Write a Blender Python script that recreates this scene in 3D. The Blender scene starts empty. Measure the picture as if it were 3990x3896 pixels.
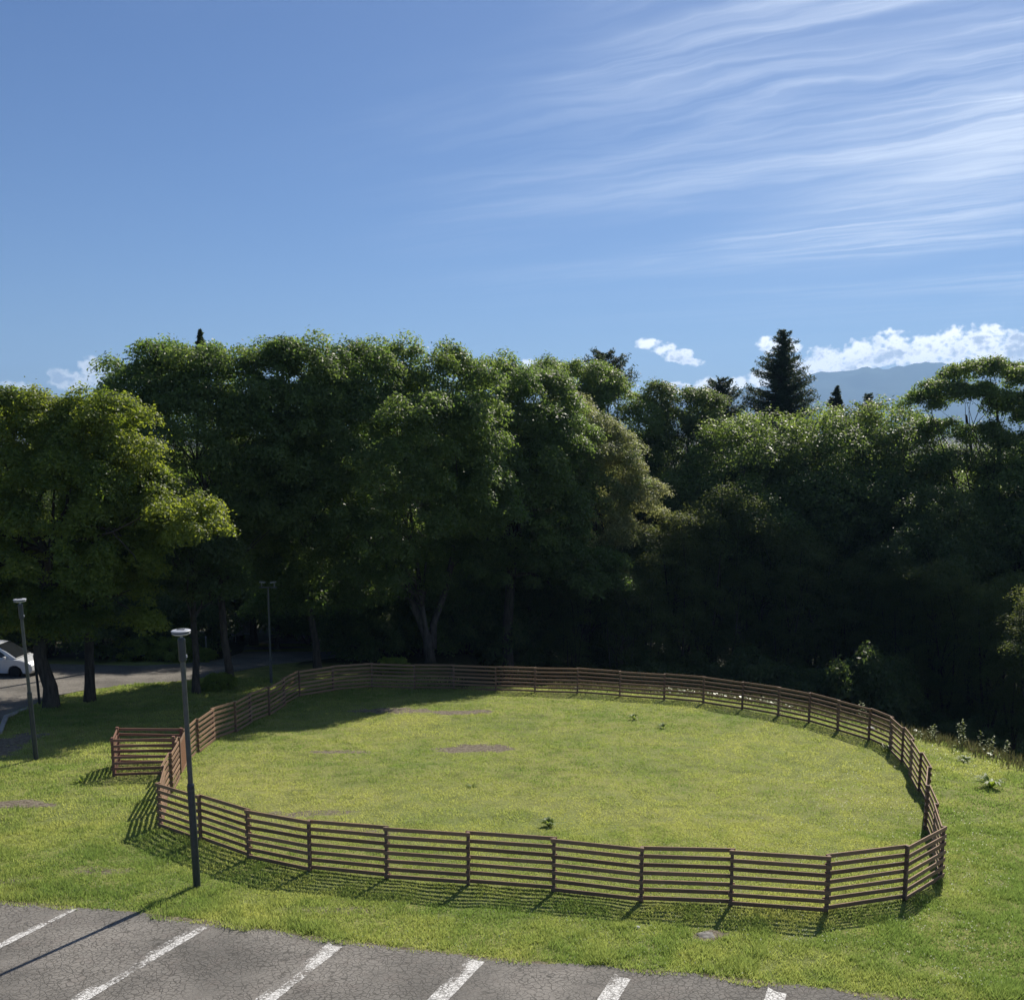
import bpy, math, random
import numpy as np
from math import radians, sin, cos, pi

# ------------------------------------------------------------------ camera, sky, sun
scene = bpy.context.scene
COL = scene.collection
CAM_H = 7.81
PITCH = 0.1465
cam = bpy.data.cameras.new('camera')
cam_ob = bpy.data.objects.new('camera', cam)
COL.objects.link(cam_ob)
cam.sensor_fit = 'HORIZONTAL'
cam.sensor_width = 36.0
cam.lens = 36.0 * 4060.7 / 3990.0
cam.shift_y = 0.0827
cam.clip_start = 0.1
cam.clip_end = 60000
cam_ob.location = (0, 0, CAM_H)
cam_ob.rotation_euler = (pi / 2 - PITCH, 0, 0)
scene.camera = cam_ob

SUN_AZ = 24.5      # degrees right of the view direction (+Y)
SUN_EL = 40.0
sun = bpy.data.lights.new('sun', 'SUN')
sun_ob = bpy.data.objects.new('sun', sun)
COL.objects.link(sun_ob)
sun.energy = 5.0
sun.angle = radians(0.53)
sun.color = (1.0, 0.93, 0.82)
sun_ob.rotation_euler = (pi / 2 - radians(SUN_EL), 0, pi - radians(SUN_AZ))

scene.view_settings.view_transform = 'Standard'
scene.view_settings.look = 'None'
scene.view_settings.exposure = 0.4
scene.view_settings.gamma = 1.0
scene.view_settings.use_curve_mapping = False
scene.cycles.use_denoising = True
scene.cycles.max_bounces = 8
scene.cycles.diffuse_bounces = 3
scene.cycles.glossy_bounces = 2
scene.cycles.transmission_bounces = 6
scene.cycles.transparent_max_bounces = 8
scene.cycles.volume_bounces = 0
scene.cycles.sample_clamp_indirect = 6.0

world = bpy.data.worlds.new("World")
scene.world = world
world.use_nodes = True
WN = world.node_tree.nodes
WL = world.node_tree.links
WN.clear()


class NT:
    """small helper to write node maths"""
    def __init__(self, tree):
        self.t = tree; self.n = tree.nodes; self.l = tree.links
    def new(self, typ, **kw):
        nd = self.n.new(typ)
        for k, v in kw.items(): setattr(nd, k, v)
        return nd
    def put(self, sock, v):
        if isinstance(v, bpy.types.NodeSocket): self.l.new(v, sock)
        else: sock.default_value = v
    def m(self, op, a, b=None, c=None, clamp=False):
        nd = self.new('ShaderNodeMath', operation=op, use_clamp=clamp)
        self.put(nd.inputs[0], a)
        if b is not None: self.put(nd.inputs[1], b)
        if c is not None: self.put(nd.inputs[2], c)
        return nd.outputs[0]
    def sstep(self, v, a, b, lo=0.0, hi=1.0):
        nd = self.new('ShaderNodeMapRange', interpolation_type='SMOOTHSTEP')
        self.put(nd.inputs['Value'], v)
        nd.inputs['From Min'].default_value = a; nd.inputs['From Max'].default_value = b
        nd.inputs['To Min'].default_value = lo; nd.inputs['To Max'].default_value = hi
        return nd.outputs['Result']
    def comb(self, x, y, z=0.0):
        nd = self.new('ShaderNodeCombineXYZ')
        self.put(nd.inputs[0], x); self.put(nd.inputs[1], y); self.put(nd.inputs[2], z)
        return nd.outputs[0]
    def noise(self, vec, scale=1.0, detail=4.0, rough=0.55, dist=0.0, w=None):
        nd = self.new('ShaderNodeTexNoise')
        if w is not None:
            nd.noise_dimensions = '4D'; nd.inputs['W'].default_value = w
        if vec is not None: self.l.new(vec, nd.inputs['Vector'])
        nd.inputs['Scale'].default_value = scale
        nd.inputs['Detail'].default_value = detail
        nd.inputs['Roughness'].default_value = rough
        nd.inputs['Distortion'].default_value = dist
        return nd.outputs['Fac']
    def mix(self, fac, a, b, blend='MIX'):
        nd = self.new('ShaderNodeMix', data_type='RGBA', blend_type=blend)
        self.put(nd.inputs['Factor'], fac)
        for s, v in ((nd.inputs[6], a), (nd.inputs[7], b)):
            if isinstance(v, (tuple, list)): s.default_value = (*v[:3], 1)
            else: self.l.new(v, s)
        return nd.outputs[2]


# ---- the sky: Nishita daylight, thin cirrus on a high plane, cumulus low over the mountain
w = NT(world.node_tree)
sky = w.new('ShaderNodeTexSky', sky_type='NISHITA')
sky.sun_disc = False
sky.sun_elevation = radians(SUN_EL)
sky.sun_rotation = radians(SUN_AZ)
sky.altitude = 600
sky.air_density = 1.0
sky.dust_density = 0.3
sky.ozone_density = 3.0
tc = w.new('ShaderNodeTexCoord')
sep = w.new('ShaderNodeSeparateXYZ'); WL.new(tc.outputs['Generated'], sep.inputs[0])
X, Y, Z = sep.outputs
az = w.m('MULTIPLY', w.m('ARCTAN2', X, Y), 180 / pi)          # degrees, + to the right
el = w.m('MULTIPLY', w.m('ARCSINE', Z), 180 / pi)
# cirrus
zc = w.m('MAXIMUM', Z, 0.02)
cu = w.m('DIVIDE', X, zc); cv = w.m('DIVIDE', Y, zc)
ang = radians(-35.0)
along = w.m('ADD', w.m('MULTIPLY', cu, cos(ang)), w.m('MULTIPLY', cv, sin(ang)))
across = w.m('SUBTRACT', w.m('MULTIPLY', cv, cos(ang)), w.m('MULTIPLY', cu, sin(ang)))
warp = w.noise(w.comb(w.m('MULTIPLY', along, 0.5), w.m('MULTIPLY', across, 0.9)), 1.0, 3, 0.5)
across_w = w.m('ADD', across, w.m('MULTIPLY', warp, 0.45))
ripple = w.noise(w.comb(w.m('MULTIPLY', along, 2.2), w.m('MULTIPLY', across, 2.0), 4.4), 1.0, 3, 0.6)
across_r = w.m('ADD', across_w, w.m('MULTIPLY', ripple, 0.26))
def ridge(fa, fc, seed, det, pw):
    n = w.noise(w.comb(w.m('MULTIPLY', along, fa), w.m('MULTIPLY', across_r, fc), seed), 1.0, det, 0.5)
    r_ = w.m('SUBTRACT', 1.0, w.m('MULTIPLY', w.m('ABSOLUTE', w.m('SUBTRACT', n, 0.5)), 4.0), clamp=True)
    return w.m('POWER', r_, pw)
rg1 = ridge(0.34, 2.6, 3.1, 5, 3.4)
rg2 = ridge(0.9, 6.5, 7.7, 5, 2.6)
soft = w.sstep(w.noise(w.comb(w.m('MULTIPLY', along, 0.30), w.m('MULTIPLY', across_w, 1.5), 5.5), 1.0, 5, 0.6), 0.45, 0.72)
patch = w.noise(w.comb(w.m('MULTIPLY', along, 0.40), w.m('MULTIPLY', across, 0.9), 1.7), 1.0, 3, 0.5)
sidec = w.m('ADD', az, w.m('MULTIPLY', w.m('SUBTRACT', el, 10.0), 0.9))
side = w.sstep(sidec, -14.0, 30.0)
core = w.m('MULTIPLY', w.sstep(az, 8.0, 25.0),
           w.m('SUBTRACT', 1.0, w.m('MINIMUM', 1.0, w.m('ABSOLUTE', w.m('DIVIDE', w.m('SUBTRACT', el, w.m('ADD', 12.0, w.m('MULTIPLY', w.m('SUBTRACT', az, 20.0), 0.22))), 4.2)))))
low = w.sstep(el, 5.0, 9.0)
cir = w.m('ADD', w.m('ADD', w.m('MULTIPLY', rg1, 0.62), w.m('MULTIPLY', rg2, 0.42)), w.m('MULTIPLY', soft, 0.22))
cir = w.m('MULTIPLY', cir, w.m('ADD', w.m('MULTIPLY', w.sstep(patch, 0.38, 0.62), 0.62), w.m('MULTIPLY', core, 0.75)))
cir = w.m('MULTIPLY', cir, side)
veil = w.m('MULTIPLY', side, 0.08)
veil = w.m('ADD', veil, w.m('MULTIPLY', core, 0.24))
cir = w.m('MULTIPLY', w.m('ADD', cir, veil, clamp=True), w.m('ADD', w.m('MULTIPLY', low, 0.82), 0.18))

# cumulus: soft ellipses (azimuth, elevation, half width, half height in degrees) broken up by noise
CUM = [(14.0, 4.35, 1.2, 0.50), (13.3, 4.5, 0.5, 0.4), (15.2, 3.3, 1.3, 0.55), (16.6, 3.55, 1.4, 0.80), (18.2, 3.75, 1.4, 0.95), (19.6, 4.0, 1.4, 1.05), (21.1, 3.9, 1.4, 1.0), (22.4, 4.1, 1.3, 1.05),
       (23.8, 4.15, 1.4, 1.12), (25.4, 3.95, 1.5, 1.05), (28.0, 4.0, 2.0, 1.0), (31.5, 3.7, 2.6, 1.0), (24.0, 3.2, 3.6, 0.8),
       (9.0, 2.2, 0.9, 0.42), (10.6, 2.3, 1.0, 0.50), (12.0, 2.4, 1.0, 0.55), (13.6, 2.6, 1.3, 0.6),
       (7.35, 4.6, 0.75, 0.36), (8.1, 4.3, 0.80, 0.36), (8.9, 3.95, 0.85, 0.36), (9.7, 3.6, 0.70, 0.26),
       (1.1, 3.45, 0.75, 0.40), (2.1, 3.4, 0.55, 0.35),
       (-21.7, 3.1, 0.75, 0.62), (-22.6, 2.55, 1.2, 0.62), (-25.2, 2.0, 1.1, 0.5), (-20.6, 2.6, 1.2, 0.7), (-28.0, 2.0, 1.8, 0.6),
       (-34.0, 2.2, 2.6, 0.8), (-50.0, 2.2, 8.0, 1.0), (48.0, 3.0, 9.0, 1.3)]
nvec = w.comb(w.m('MULTIPLY', az, 1.1), w.m('MULTIPLY', el, 1.5))
puff = w.noise(nvec, 1.0, 6, 0.5)
puff2 = w.noise(nvec, 0.45, 3, 0.5, w=2.0)
puff3 = w.noise(nvec, 2.6, 5, 0.5, w=5.0)
acc = None
for (a, e, ra, re) in CUM:
    dx = w.m('DIVIDE', w.m('SUBTRACT', az, a), ra)
    dy = w.m('DIVIDE', w.m('SUBTRACT', el, e), re)
    v = w.m('SUBTRACT', 1.0, w.m('ADD', w.m('MULTIPLY', dx, dx), w.m('MULTIPLY', dy, dy)))
    acc = v if acc is None else w.m('SMOOTH_MAX', acc, v, 0.5)
body = w.m('ADD', w.m('ADD', acc, w.m('MULTIPLY', w.m('SUBTRACT', puff, 0.5), 2.4)), w.m('MULTIPLY', w.m('SUBTRACT', puff3, 0.5), 2.0))
cmask = w.sstep(body, 0.0, 0.8)
left_fade = w.sstep(az, -6.0, 4.0, 0.62, 1.0)
cmask = w.m('MULTIPLY', cmask, left_fade)
thick = w.sstep(w.m('ADD', body, w.m('MULTIPLY', w.m('SUBTRACT', puff2, 0.5), 3.4)), 0.75, 1.55)
ccol = w.mix(thick, (1.45, 1.42, 1.38), (0.50, 0.55, 0.66))

skyc = w.new('ShaderNodeVectorMath', operation='MULTIPLY')
WL.new(sky.outputs[0], skyc.inputs[0]); skyc.inputs[1].default_value = (0.0335, 0.0415, 0.0570)
CIRRUS = (0.62, 0.69, 0.82)
c1 = w.mix(w.m('MULTIPLY', cir, 0.92), skyc.outputs[0], CIRRUS)
c2 = w.mix(cmask, c1, ccol)
# the clouds sit in a background of strength 0.1, so their radiance is given times ten
sc10 = w.new('ShaderNodeVectorMath', operation='SCALE')
WL.new(c2, sc10.inputs[0]); sc10.inputs['Scale'].default_value = 10.0
bg = w.new('ShaderNodeBackground'); bg.inputs['Strength'].default_value = 0.1
WL.new(sc10.outputs[0], bg.inputs['Color'])
wo = w.new('ShaderNodeOutputWorld'); WL.new(bg.outputs[0], wo.inputs['Surface'])

# ------------------------------------------------------------------ helpers
rng = np.random.default_rng(7)
random.seed(7)


def tag(o, label=None, cat=None, group=None, kind=None):
    if label: o['label'] = label
    if cat: o['category'] = cat
    if group: o['group'] = group
    if kind: o['kind'] = kind
    return o


def empty(name, loc, label, cat, group=None, rz=0.0):
    o = bpy.data.objects.new(name, None)
    COL.objects.link(o); o.location = loc; o.rotation_euler = (0, 0, rz)
    o.empty_display_size = 0.2
    return tag(o, label, cat, group)


def np_mesh(name, V, F, mat, parent=None, attrs=None, smooth=False):
    """V (n,3); F (m,k) all with k corners"""
    V = np.asarray(V, dtype=np.float32); F = np.asarray(F, dtype=np.int32)
    me = bpy.data.meshes.new(name)
    me.vertices.add(len(V)); me.vertices.foreach_set('co', V.ravel())
    k = F.shape[1]
    me.loops.add(F.size); me.loops.foreach_set('vertex_index', F.ravel())
    me.polygons.add(len(F))
    me.polygons.foreach_set('loop_start', np.arange(0, F.size, k, dtype=np.int32))
    me.polygons.foreach_set('loop_total', np.full(len(F), k, dtype=np.int32))
    if smooth: me.polygons.foreach_set('use_smooth', np.ones(len(F), dtype=bool))
    me.update(calc_edges=True)
    if attrs:
        for an, av in attrs.items():
            at = me.attributes.new(an, 'FLOAT', 'POINT')
            at.data.foreach_set('value', np.asarray(av, dtype=np.float32))
    if mat: me.materials.append(mat)
    o = bpy.data.objects.new(name, me); COL.objects.link(o)
    if parent: o.parent = parent
    return o


class MB:
    """collects quads/polys and makes one mesh object"""
    def __init__(self): self.V = []; self.F = []
    def add(self, verts, faces):
        b = len(self.V); self.V += [tuple(v) for v in verts]
        self.F += [tuple(b + i for i in f) for f in faces]
    def box(self, c, s, axes=None):
        ax = axes or ((1, 0, 0), (0, 1, 0), (0, 0, 1))
        vs = []
        for i in (-.5, .5):
            for j in (-.5, .5):
                for k in (-.5, .5):
                    vs.append(tuple(c[q] + i * s[0] * ax[0][q] + j * s[1] * ax[1][q] + k * s[2] * ax[2][q] for q in range(3)))
        self.add(vs, [(0, 1, 3, 2), (4, 6, 7, 5), (0, 4, 5, 1), (2, 3, 7, 6), (0, 2, 6, 4), (1, 5, 7, 3)])
    def beam(self, a, b, wid, hgt):
        """box from a to b, wid across, hgt vertical"""
        a = np.array(a, float); b = np.array(b, float); d = b - a; L = np.linalg.norm(d); d /= L
        n = np.cross(d, (0, 0, 1)); n /= np.linalg.norm(n)
        u = np.array((0, 0, 1.0))
        self.box((a + b) / 2, (L, wid, hgt), (tuple(d), tuple(n), tuple(u)))
    def tube(self, pts, rad, seg=8, cap=True):
        pts = [np.array(p, float) for p in pts]; rings = []
        for i, p in enumerate(pts):
            d = pts[min(i + 1, len(pts) - 1)] - pts[max(i - 1, 0)]; d /= (np.linalg.norm(d) + 1e-9)
            a = np.cross(d, (0.13, 0.97, 0.2)); a /= np.linalg.norm(a); b = np.cross(d, a)
            r = rad[i] if hasattr(rad, '__len__') else rad
            rings.append([tuple(p + r * (cos(2 * pi * k / seg) * a + sin(2 * pi * k / seg) * b)) for k in range(seg)])
        vs = [v for r in rings for v in r]; fs = []
        for i in range(len(pts) - 1):
            for k in range(seg):
                k2 = (k + 1) % seg
                fs.append((i * seg + k, i * seg + k2, (i + 1) * seg + k2, (i + 1) * seg + k))
        if cap:
            fs.append(tuple(range(seg - 1, -1, -1))); fs.append(tuple((len(pts) - 1) * seg + k for k in range(seg)))
        self.add(vs, fs)
    def lathe(self, prof, c=(0, 0, 0), seg=24):
        """prof: list of (r, z)"""
        vs = []; fs = []
        for r, z in prof:
            for k in range(seg): vs.append((c[0] + r * cos(2 * pi * k / seg), c[1] + r * sin(2 * pi * k / seg), c[2] + z))
        for i in range(len(prof) - 1):
            for k in range(seg):
                k2 = (k + 1) % seg
                fs.append((i * seg + k, i * seg + k2, (i + 1) * seg + k2, (i + 1) * seg + k))
        fs.append(tuple(range(seg - 1, -1, -1))); fs.append(tuple((len(prof) - 1) * seg + k for k in range(seg)))
        self.add(vs, fs)
    def build(self, name, mat, parent=None, smooth=False, bevel=0.0):
        me = bpy.data.meshes.new(name); me.from_pydata(self.V, [], self.F); me.update()
        if smooth: me.polygons.foreach_set('use_smooth', np.ones(len(self.F), dtype=bool))
        if mat: me.materials.append(mat)
        o = bpy.data.objects.new(name, me); COL.objects.link(o)
        if parent: o.parent = parent
        if bevel:
            b = o.modifiers.new('bevel', 'BEVEL'); b.width = bevel; b.segments = 2; b.limit_method = 'ANGLE'
        return o


def sstep(t, a, b):
    t = np.clip((t - a) / (b - a), 0, 1); return t * t * (3 - 2 * t)


_perm = np.random.default_rng(3).random((256, 256))


def vnoise(x, y):
    x = np.asarray(x, float); y = np.asarray(y, float)
    xi = np.floor(x).astype(int); yi = np.floor(y).astype(int); xf = x - xi; yf = y - yi
    xf = xf * xf * (3 - 2 * xf); yf = yf * yf * (3 - 2 * yf)
    g = lambda i, j: _perm[i & 255, j & 255]
    return (g(xi, yi) * (1 - xf) + g(xi + 1, yi) * xf) * (1 - yf) + (g(xi, yi + 1) * (1 - xf) + g(xi + 1, yi + 1) * xf) * yf


def fbm(x, y, o=4):
    s = 0; a = .5; t = 0
    for i in range(o):
        s = s + a * vnoise(x * 2 ** i + 17.3 * i, y * 2 ** i + 5.1 * i); t += a; a *= .5
    return s / t


def rim(y):
    return np.interp(y, [30, 32.5, 34.6, 36.5, 38, 40.2, 43.5, 46, 48.4, 60], [1.08, 1.06, 1.02, .99, .97, .945, .935, .92, .885, .885])


def ground_z(x, y):
    x = np.asarray(x, float); y = np.asarray(y, float)
    yy = np.where(y < 0, 0, np.where(y < 62, y, 62 + 26 * (1 - np.exp(-np.maximum(y - 62, 0) / 26))))
    z = -0.089 * yy
    r = np.sqrt(((x - 1.5) / 14.2) ** 2 + ((y - 33) / 17.5) ** 2)
    rav = sstep((r - rim(y)) * 15, 0, 8) * sstep(x, -3.0, 2.5) * sstep(y, 22, 31) * (1 - sstep(y, 130, 220))
    z = z - 5.0 * rav
    und = (fbm(x * .35, y * .35, 3) - .5) * 0.16 + (fbm(x * 1.6 + 9, y * 1.6, 2) - .5) * 0.045
    on_lawn = sstep(y - lot_edge(x), 0.0, 2.0) * (1 - road_mask(x, y))
    z = z + und * on_lawn * (1 - sstep(y, 60, 80))
    return z


EDGE_X = [-40, -10.6, -7.7, -5.7, -3.2, 0.0, 3.0, 5.4, 6.6, 40]
EDGE_Y = [27.0, 20.35, 19.7, 19.15, 18.27, 17.4, 16.87, 16.2, 15.85, 6.0]


def lot_edge(x): return np.interp(x, EDGE_X, EDGE_Y)


# near edge of the road as a function of x, measured along the ground
RN_X = [-60, -24, -20.9, -20.2, -21.0, -20.2, -18.6, -16.3, -15.1, -13.4, -10.0, -6, 0]
ROAD_NEAR = [(-19.0, 30.0), (-19.2, 37.5), (-20.7, 41.2), (-20.6, 43.4), (-20.9, 45.6), (-20.2, 47.6), (-18.6, 49.4), (-16.3, 50.6),
             (-15.1, 53.0), (-13.4, 56.3), (-10.0, 60.0), (-6.0, 64.0)]
ROAD_FAR = [(-3.0, 73.0), (-11.9, 72.0), (-15.4, 70.0), (-17.2, 66.0), (-16.4, 62.0), (-16.8, 59.0), (-18.2, 57.2), (-20.6, 56.2), (-26.0, 57.0),
            (-45.0, 58.0), (-45.0, 30.0)]
ROAD_POLY = ROAD_NEAR + ROAD_FAR


def in_poly(x, y, poly):
    x = np.asarray(x, float); y = np.asarray(y, float); c = np.zeros(np.broadcast(x, y).shape, bool)
    n = len(poly)
    for i in range(n):
        x1, y1 = poly[i]; x2, y2 = poly[(i + 1) % n]
        if y1 == y2: continue
        cond = ((y1 > y) != (y2 > y)) & (x < (x2 - x1) * (y - y1) / (y2 - y1) + x1)
        c ^= cond
    return c


def road_mask(x, y): return in_poly(x, y, ROAD_POLY).astype(float)


def gz(x, y): return float(ground_z(np.array([x]), np.array([y]))[0])


def ray_pt(u, v, d):
    """point at distance d (along +Y) seen at photograph position u, v (1950 x 1904 units)"""
    f = 4060.7; px = u * 2.04615; py = v * 2.04622
    x = (px - 1995) / f; y = -(py - 2277.7) / f
    r = (x, cos(PITCH) + y * sin(PITCH), -sin(PITCH) + y * cos(PITCH))
    return np.array((r[0] / r[1] * d, d, CAM_H + r[2] / r[1] * d))


# ------------------------------------------------------------------ materials
def mat_new(name):
    m = bpy.data.materials.new(name); m.use_nodes = True; m.node_tree.nodes.clear()
    t = NT(m.node_tree); out = t.new('ShaderNodeOutputMaterial')
    return m, t, out


def principled(t, col, rough=0.8, spec=0.3, metal=0.0, normal=None):
    p = t.new('ShaderNodeBsdfPrincipled')
    t.put(p.inputs['Base Color'], (*col, 1) if isinstance(col, tuple) else col)
    t.put(p.inputs['Roughness'], rough); p.inputs['Specular IOR Level'].default_value = spec
    p.inputs['Metallic'].default_value = metal
    if normal is not None: t.l.new(normal, p.inputs['Normal'])
    return p.outputs[0]


def bump(t, h, strength=0.4, dist=0.02):
    b = t.new('ShaderNodeBump'); t.l.new(h, b.inputs['Height'])
    b.inputs['Strength'].default_value = strength; b.inputs['Distance'].default_value = dist
    return b.outputs[0]


def objco(t):
    return t.new('ShaderNodeTexCoord').outputs['Object']


def geopos(t):
    return t.new('ShaderNodeNewGeometry').outputs['Position']


def simple_mat(name, col, rough=0.6, spec=0.4, metal=0.0, var=0.15, scale=6.0):
    m, t, out = mat_new(name)
    n = t.noise(objco(t), scale, 4)
    c = t.mix(t.sstep(n, .3, .7), tuple(q * (1 - var) for q in col), tuple(min(1, q * (1 + var)) for q in col))
    t.l.new(principled(t, c, rough, spec, metal), out.inputs[0]); return m


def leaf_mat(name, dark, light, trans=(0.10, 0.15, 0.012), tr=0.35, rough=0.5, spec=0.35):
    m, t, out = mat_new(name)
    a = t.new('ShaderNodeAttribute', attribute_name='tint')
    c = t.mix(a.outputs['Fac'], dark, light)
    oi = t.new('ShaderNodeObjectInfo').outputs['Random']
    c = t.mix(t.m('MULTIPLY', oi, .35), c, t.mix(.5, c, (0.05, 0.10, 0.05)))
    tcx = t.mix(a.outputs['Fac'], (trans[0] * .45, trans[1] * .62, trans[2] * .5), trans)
    p = principled(t, c, rough, spec)
    tl = t.new('ShaderNodeBsdfTranslucent'); t.l.new(tcx, tl.inputs[0])
    mx = t.new('ShaderNodeMixShader'); mx.inputs[0].default_value = tr
    t.l.new(p, mx.inputs[1]); t.l.new(tl.outputs[0], mx.inputs[2]); t.l.new(mx.outputs[0], out.inputs[0])
    return m


def wood_mat(name, col, var=0.35):
    m, t, out = mat_new(name)
    p = objco(t)
    mp = t.new('ShaderNodeMapping'); t.l.new(p, mp.inputs[0]); mp.inputs['Scale'].default_value = (1.5, 1.5, 40)
    g = t.noise(mp.outputs[0], 1.0, 5, 0.6)
    b = t.noise(p, 1.7, 3)
    c = t.mix(t.sstep(g, .3, .7), tuple(q * (1 - var) for q in col), tuple(q * (1 + var * .7) for q in col))
    isl = t.new('ShaderNodeNewGeometry').outputs['Random Per Island']
    c = t.mix(isl, t.mix(.42, c, (0.02, 0.014, 0.01)), t.mix(.22, c, (0.42, 0.30, 0.20)))
    c = t.mix(t.m('MULTIPLY', t.sstep(b, .5, .75), 0.35), c, (0.17, 0.14, 0.105))
    t.l.new(principled(t, c, 0.75, 0.3, normal=bump(t, g, 0.3, 0.004)), out.inputs[0]); return m


def bark_mat(name, col):
    m, t, out = mat_new(name)
    p = objco(t)
    mp = t.new('ShaderNodeMapping'); t.l.new(p, mp.inputs[0]); mp.inputs['Scale'].default_value = (9, 9, 1.6)
    g = t.noise(mp.outputs[0], 1.0, 5, 0.65)
    b = t.noise(p, .8, 3)
    c = t.mix(t.sstep(g, .35, .65), tuple(q * .5 for q in col), col)
    c = t.mix(t.m('MULTIPLY', t.sstep(b, .5, .7), .5), c, (0.06, 0.07, 0.035))
    t.l.new(principled(t, c, 0.95, 0.1, normal=bump(t, g, 0.9, 0.04)), out.inputs[0]); return m


# grass ground
def lawn_material():
    m, t, out = mat_new('lawn')
    p = geopos(t)
    soil = t.new('ShaderNodeAttribute', attribute_name='soil').outputs['Fac']
    wood = t.new('ShaderNodeAttribute', attribute_name='woodland').outputs['Fac']
    big = t.noise(p, 0.22, 4, 0.6); mid = t.noise(p, 1.5, 4, 0.6); fine = t.noise(p, 14, 4, 0.7)
    c = t.mix(t.sstep(big, .35, .65), (0.20, 0.23, 0.07), (0.28, 0.28, 0.09))
    c = t.mix(t.m('MULTIPLY', t.sstep(mid, .48, .70), .75), c, (0.12, 0.14, 0.035))
    c = t.mix(t.m('MULTIPLY', t.sstep(fine, .45, .75), .6), c, (0.08, 0.10, 0.025))
    sc = t.mix(t.sstep(t.noise(p, 9, 5, 0.7), .35, .65), (0.10, 0.08, 0.055), (0.25, 0.215, 0.16))
    sf = t.sstep(t.m('ADD', soil, t.m('MULTIPLY', t.m('SUBTRACT', t.noise(p, 5, 5, .7), .5), 1.1)), .35, .6)
    c = t.mix(sf, c, sc)
    litter = t.mix(t.sstep(t.noise(p, 3, 5, .7), .35, .65), (0.025, 0.022, 0.014), (0.05, 0.055, 0.02))
    c = t.mix(wood, c, litter)
    t.l.new(principled(t, c, 0.9, 0.15, normal=bump(t, fine, 0.9, 0.06)), out.inputs[0]); return m


def asphalt_nodes(t, p):
    big = t.noise(p, 0.45, 4, .6); mid = t.noise(p, 2.6, 4, .65); fine = t.noise(p, 60, 3, .7)
    c = t.mix(t.sstep(big, .35, .68), (0.135, 0.126, 0.112), (0.26, 0.24, 0.212))
    c = t.mix(t.m('MULTIPLY', t.sstep(mid, .5, .72), .5), c, (0.19, 0.162, 0.142))
    c = t.mix(t.m('MULTIPLY', t.sstep(fine, .4, .7), .5), c, (0.07, 0.066, 0.062))
    wv = t.new('ShaderNodeVectorMath', operation='ADD')
    t.l.new(p, wv.inputs[0])
    nz = t.new('ShaderNodeTexNoise'); nz.inputs['Scale'].default_value = 3.0; t.l.new(p, nz.inputs['Vector'])
    sv = t.new('ShaderNodeVectorMath', operation='SCALE'); t.l.new(nz.outputs['Color'], sv.inputs[0]); sv.inputs['Scale'].default_value = 0.25
    t.l.new(sv.outputs[0], wv.inputs[1])
    cr = []
    for s, wd in ((9.5, 0.11), (2.8, 0.035)):
        vo = t.new('ShaderNodeTexVoronoi', feature='DISTANCE_TO_EDGE'); vo.inputs['Scale'].default_value = s
        t.l.new(wv.outputs[0], vo.inputs['Vector'])
        cr.append(t.m('SUBTRACT', 1.0, t.sstep(vo.outputs['Distance'], 0.0, wd * (1 if s > 5 else 1))))
    area = t.sstep(t.noise(p, 0.9, 3, .6, w=4.0), .22, .52)
    crack = t.m('MAXIMUM', t.m('MULTIPLY', cr[0], area), t.m('MULTIPLY', cr[1], t.sstep(t.noise(p, 0.7, 2, w=9.0), .42, .6)))
    st = t.sstep(t.noise(p, 0.55, 3, .7, w=21.0), .60, .70)
    c = t.mix(t.m('MULTIPLY', st, .55), c, (0.075, 0.07, 0.064))
    grit = t.noise(p, 34, 4, .75, w=3.0)
    c = t.mix(t.m('MULTIPLY', t.sstep(grit, .50, .72), .45), c, (0.36, 0.34, 0.30))
    c = t.mix(t.m('MULTIPLY', t.sstep(t.noise(p, 27, 4, .75, w=6.0), .52, .74), .55), c, (0.05, 0.047, 0.04))
    c = t.mix(t.m('MULTIPLY', crack, t.m('ADD', .45, t.m('MULTIPLY', t.noise(p, 1.3, 3, w=15.0), .6))), c, (0.045, 0.042, 0.036))
    h = t.m('SUBTRACT', t.m('MULTIPLY', fine, .6), crack)
    return c, crack, h


def asphalt_material():
    m, t, out = mat_new('asphalt')
    p = geopos(t); c, crack, h = asphalt_nodes(t, p)
    t.l.new(principled(t, c, 0.85, 0.25, normal=bump(t, h, 0.5, 0.01)), out.inputs[0]); return m


def marking_material(name, wear):
    m, t, out = mat_new(name)
    p = geopos(t); c, crack, h = asphalt_nodes(t, p)
    w1 = t.new('ShaderNodeAttribute', attribute_name='wear').outputs['Fac']
    n = t.noise(p, 22, 4, .7); n2 = t.noise(p, 3.0, 3, .6)
    v = t.m('ADD', t.m('ADD', n, t.m('MULTIPLY', n2, .5)), w1)
    worn = t.sstep(v, 1.0, 1.08)
    vo = t.new('ShaderNodeTexVoronoi', feature='DISTANCE_TO_EDGE'); vo.inputs['Scale'].default_value = 14.0
    t.l.new(p, vo.inputs['Vector'])
    ck = t.m('SUBTRACT', 1.0, t.sstep(vo.outputs['Distance'], 0.02, 0.07))
    worn = t.m('MAXIMUM', worn, t.m('MULTIPLY', t.m('MAXIMUM', crack, ck), .85))
    c = t.mix(worn, (0.66, 0.65, 0.62), c)
    t.l.new(principled(t, c, 0.75, 0.3), out.inputs[0]); return m


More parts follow.
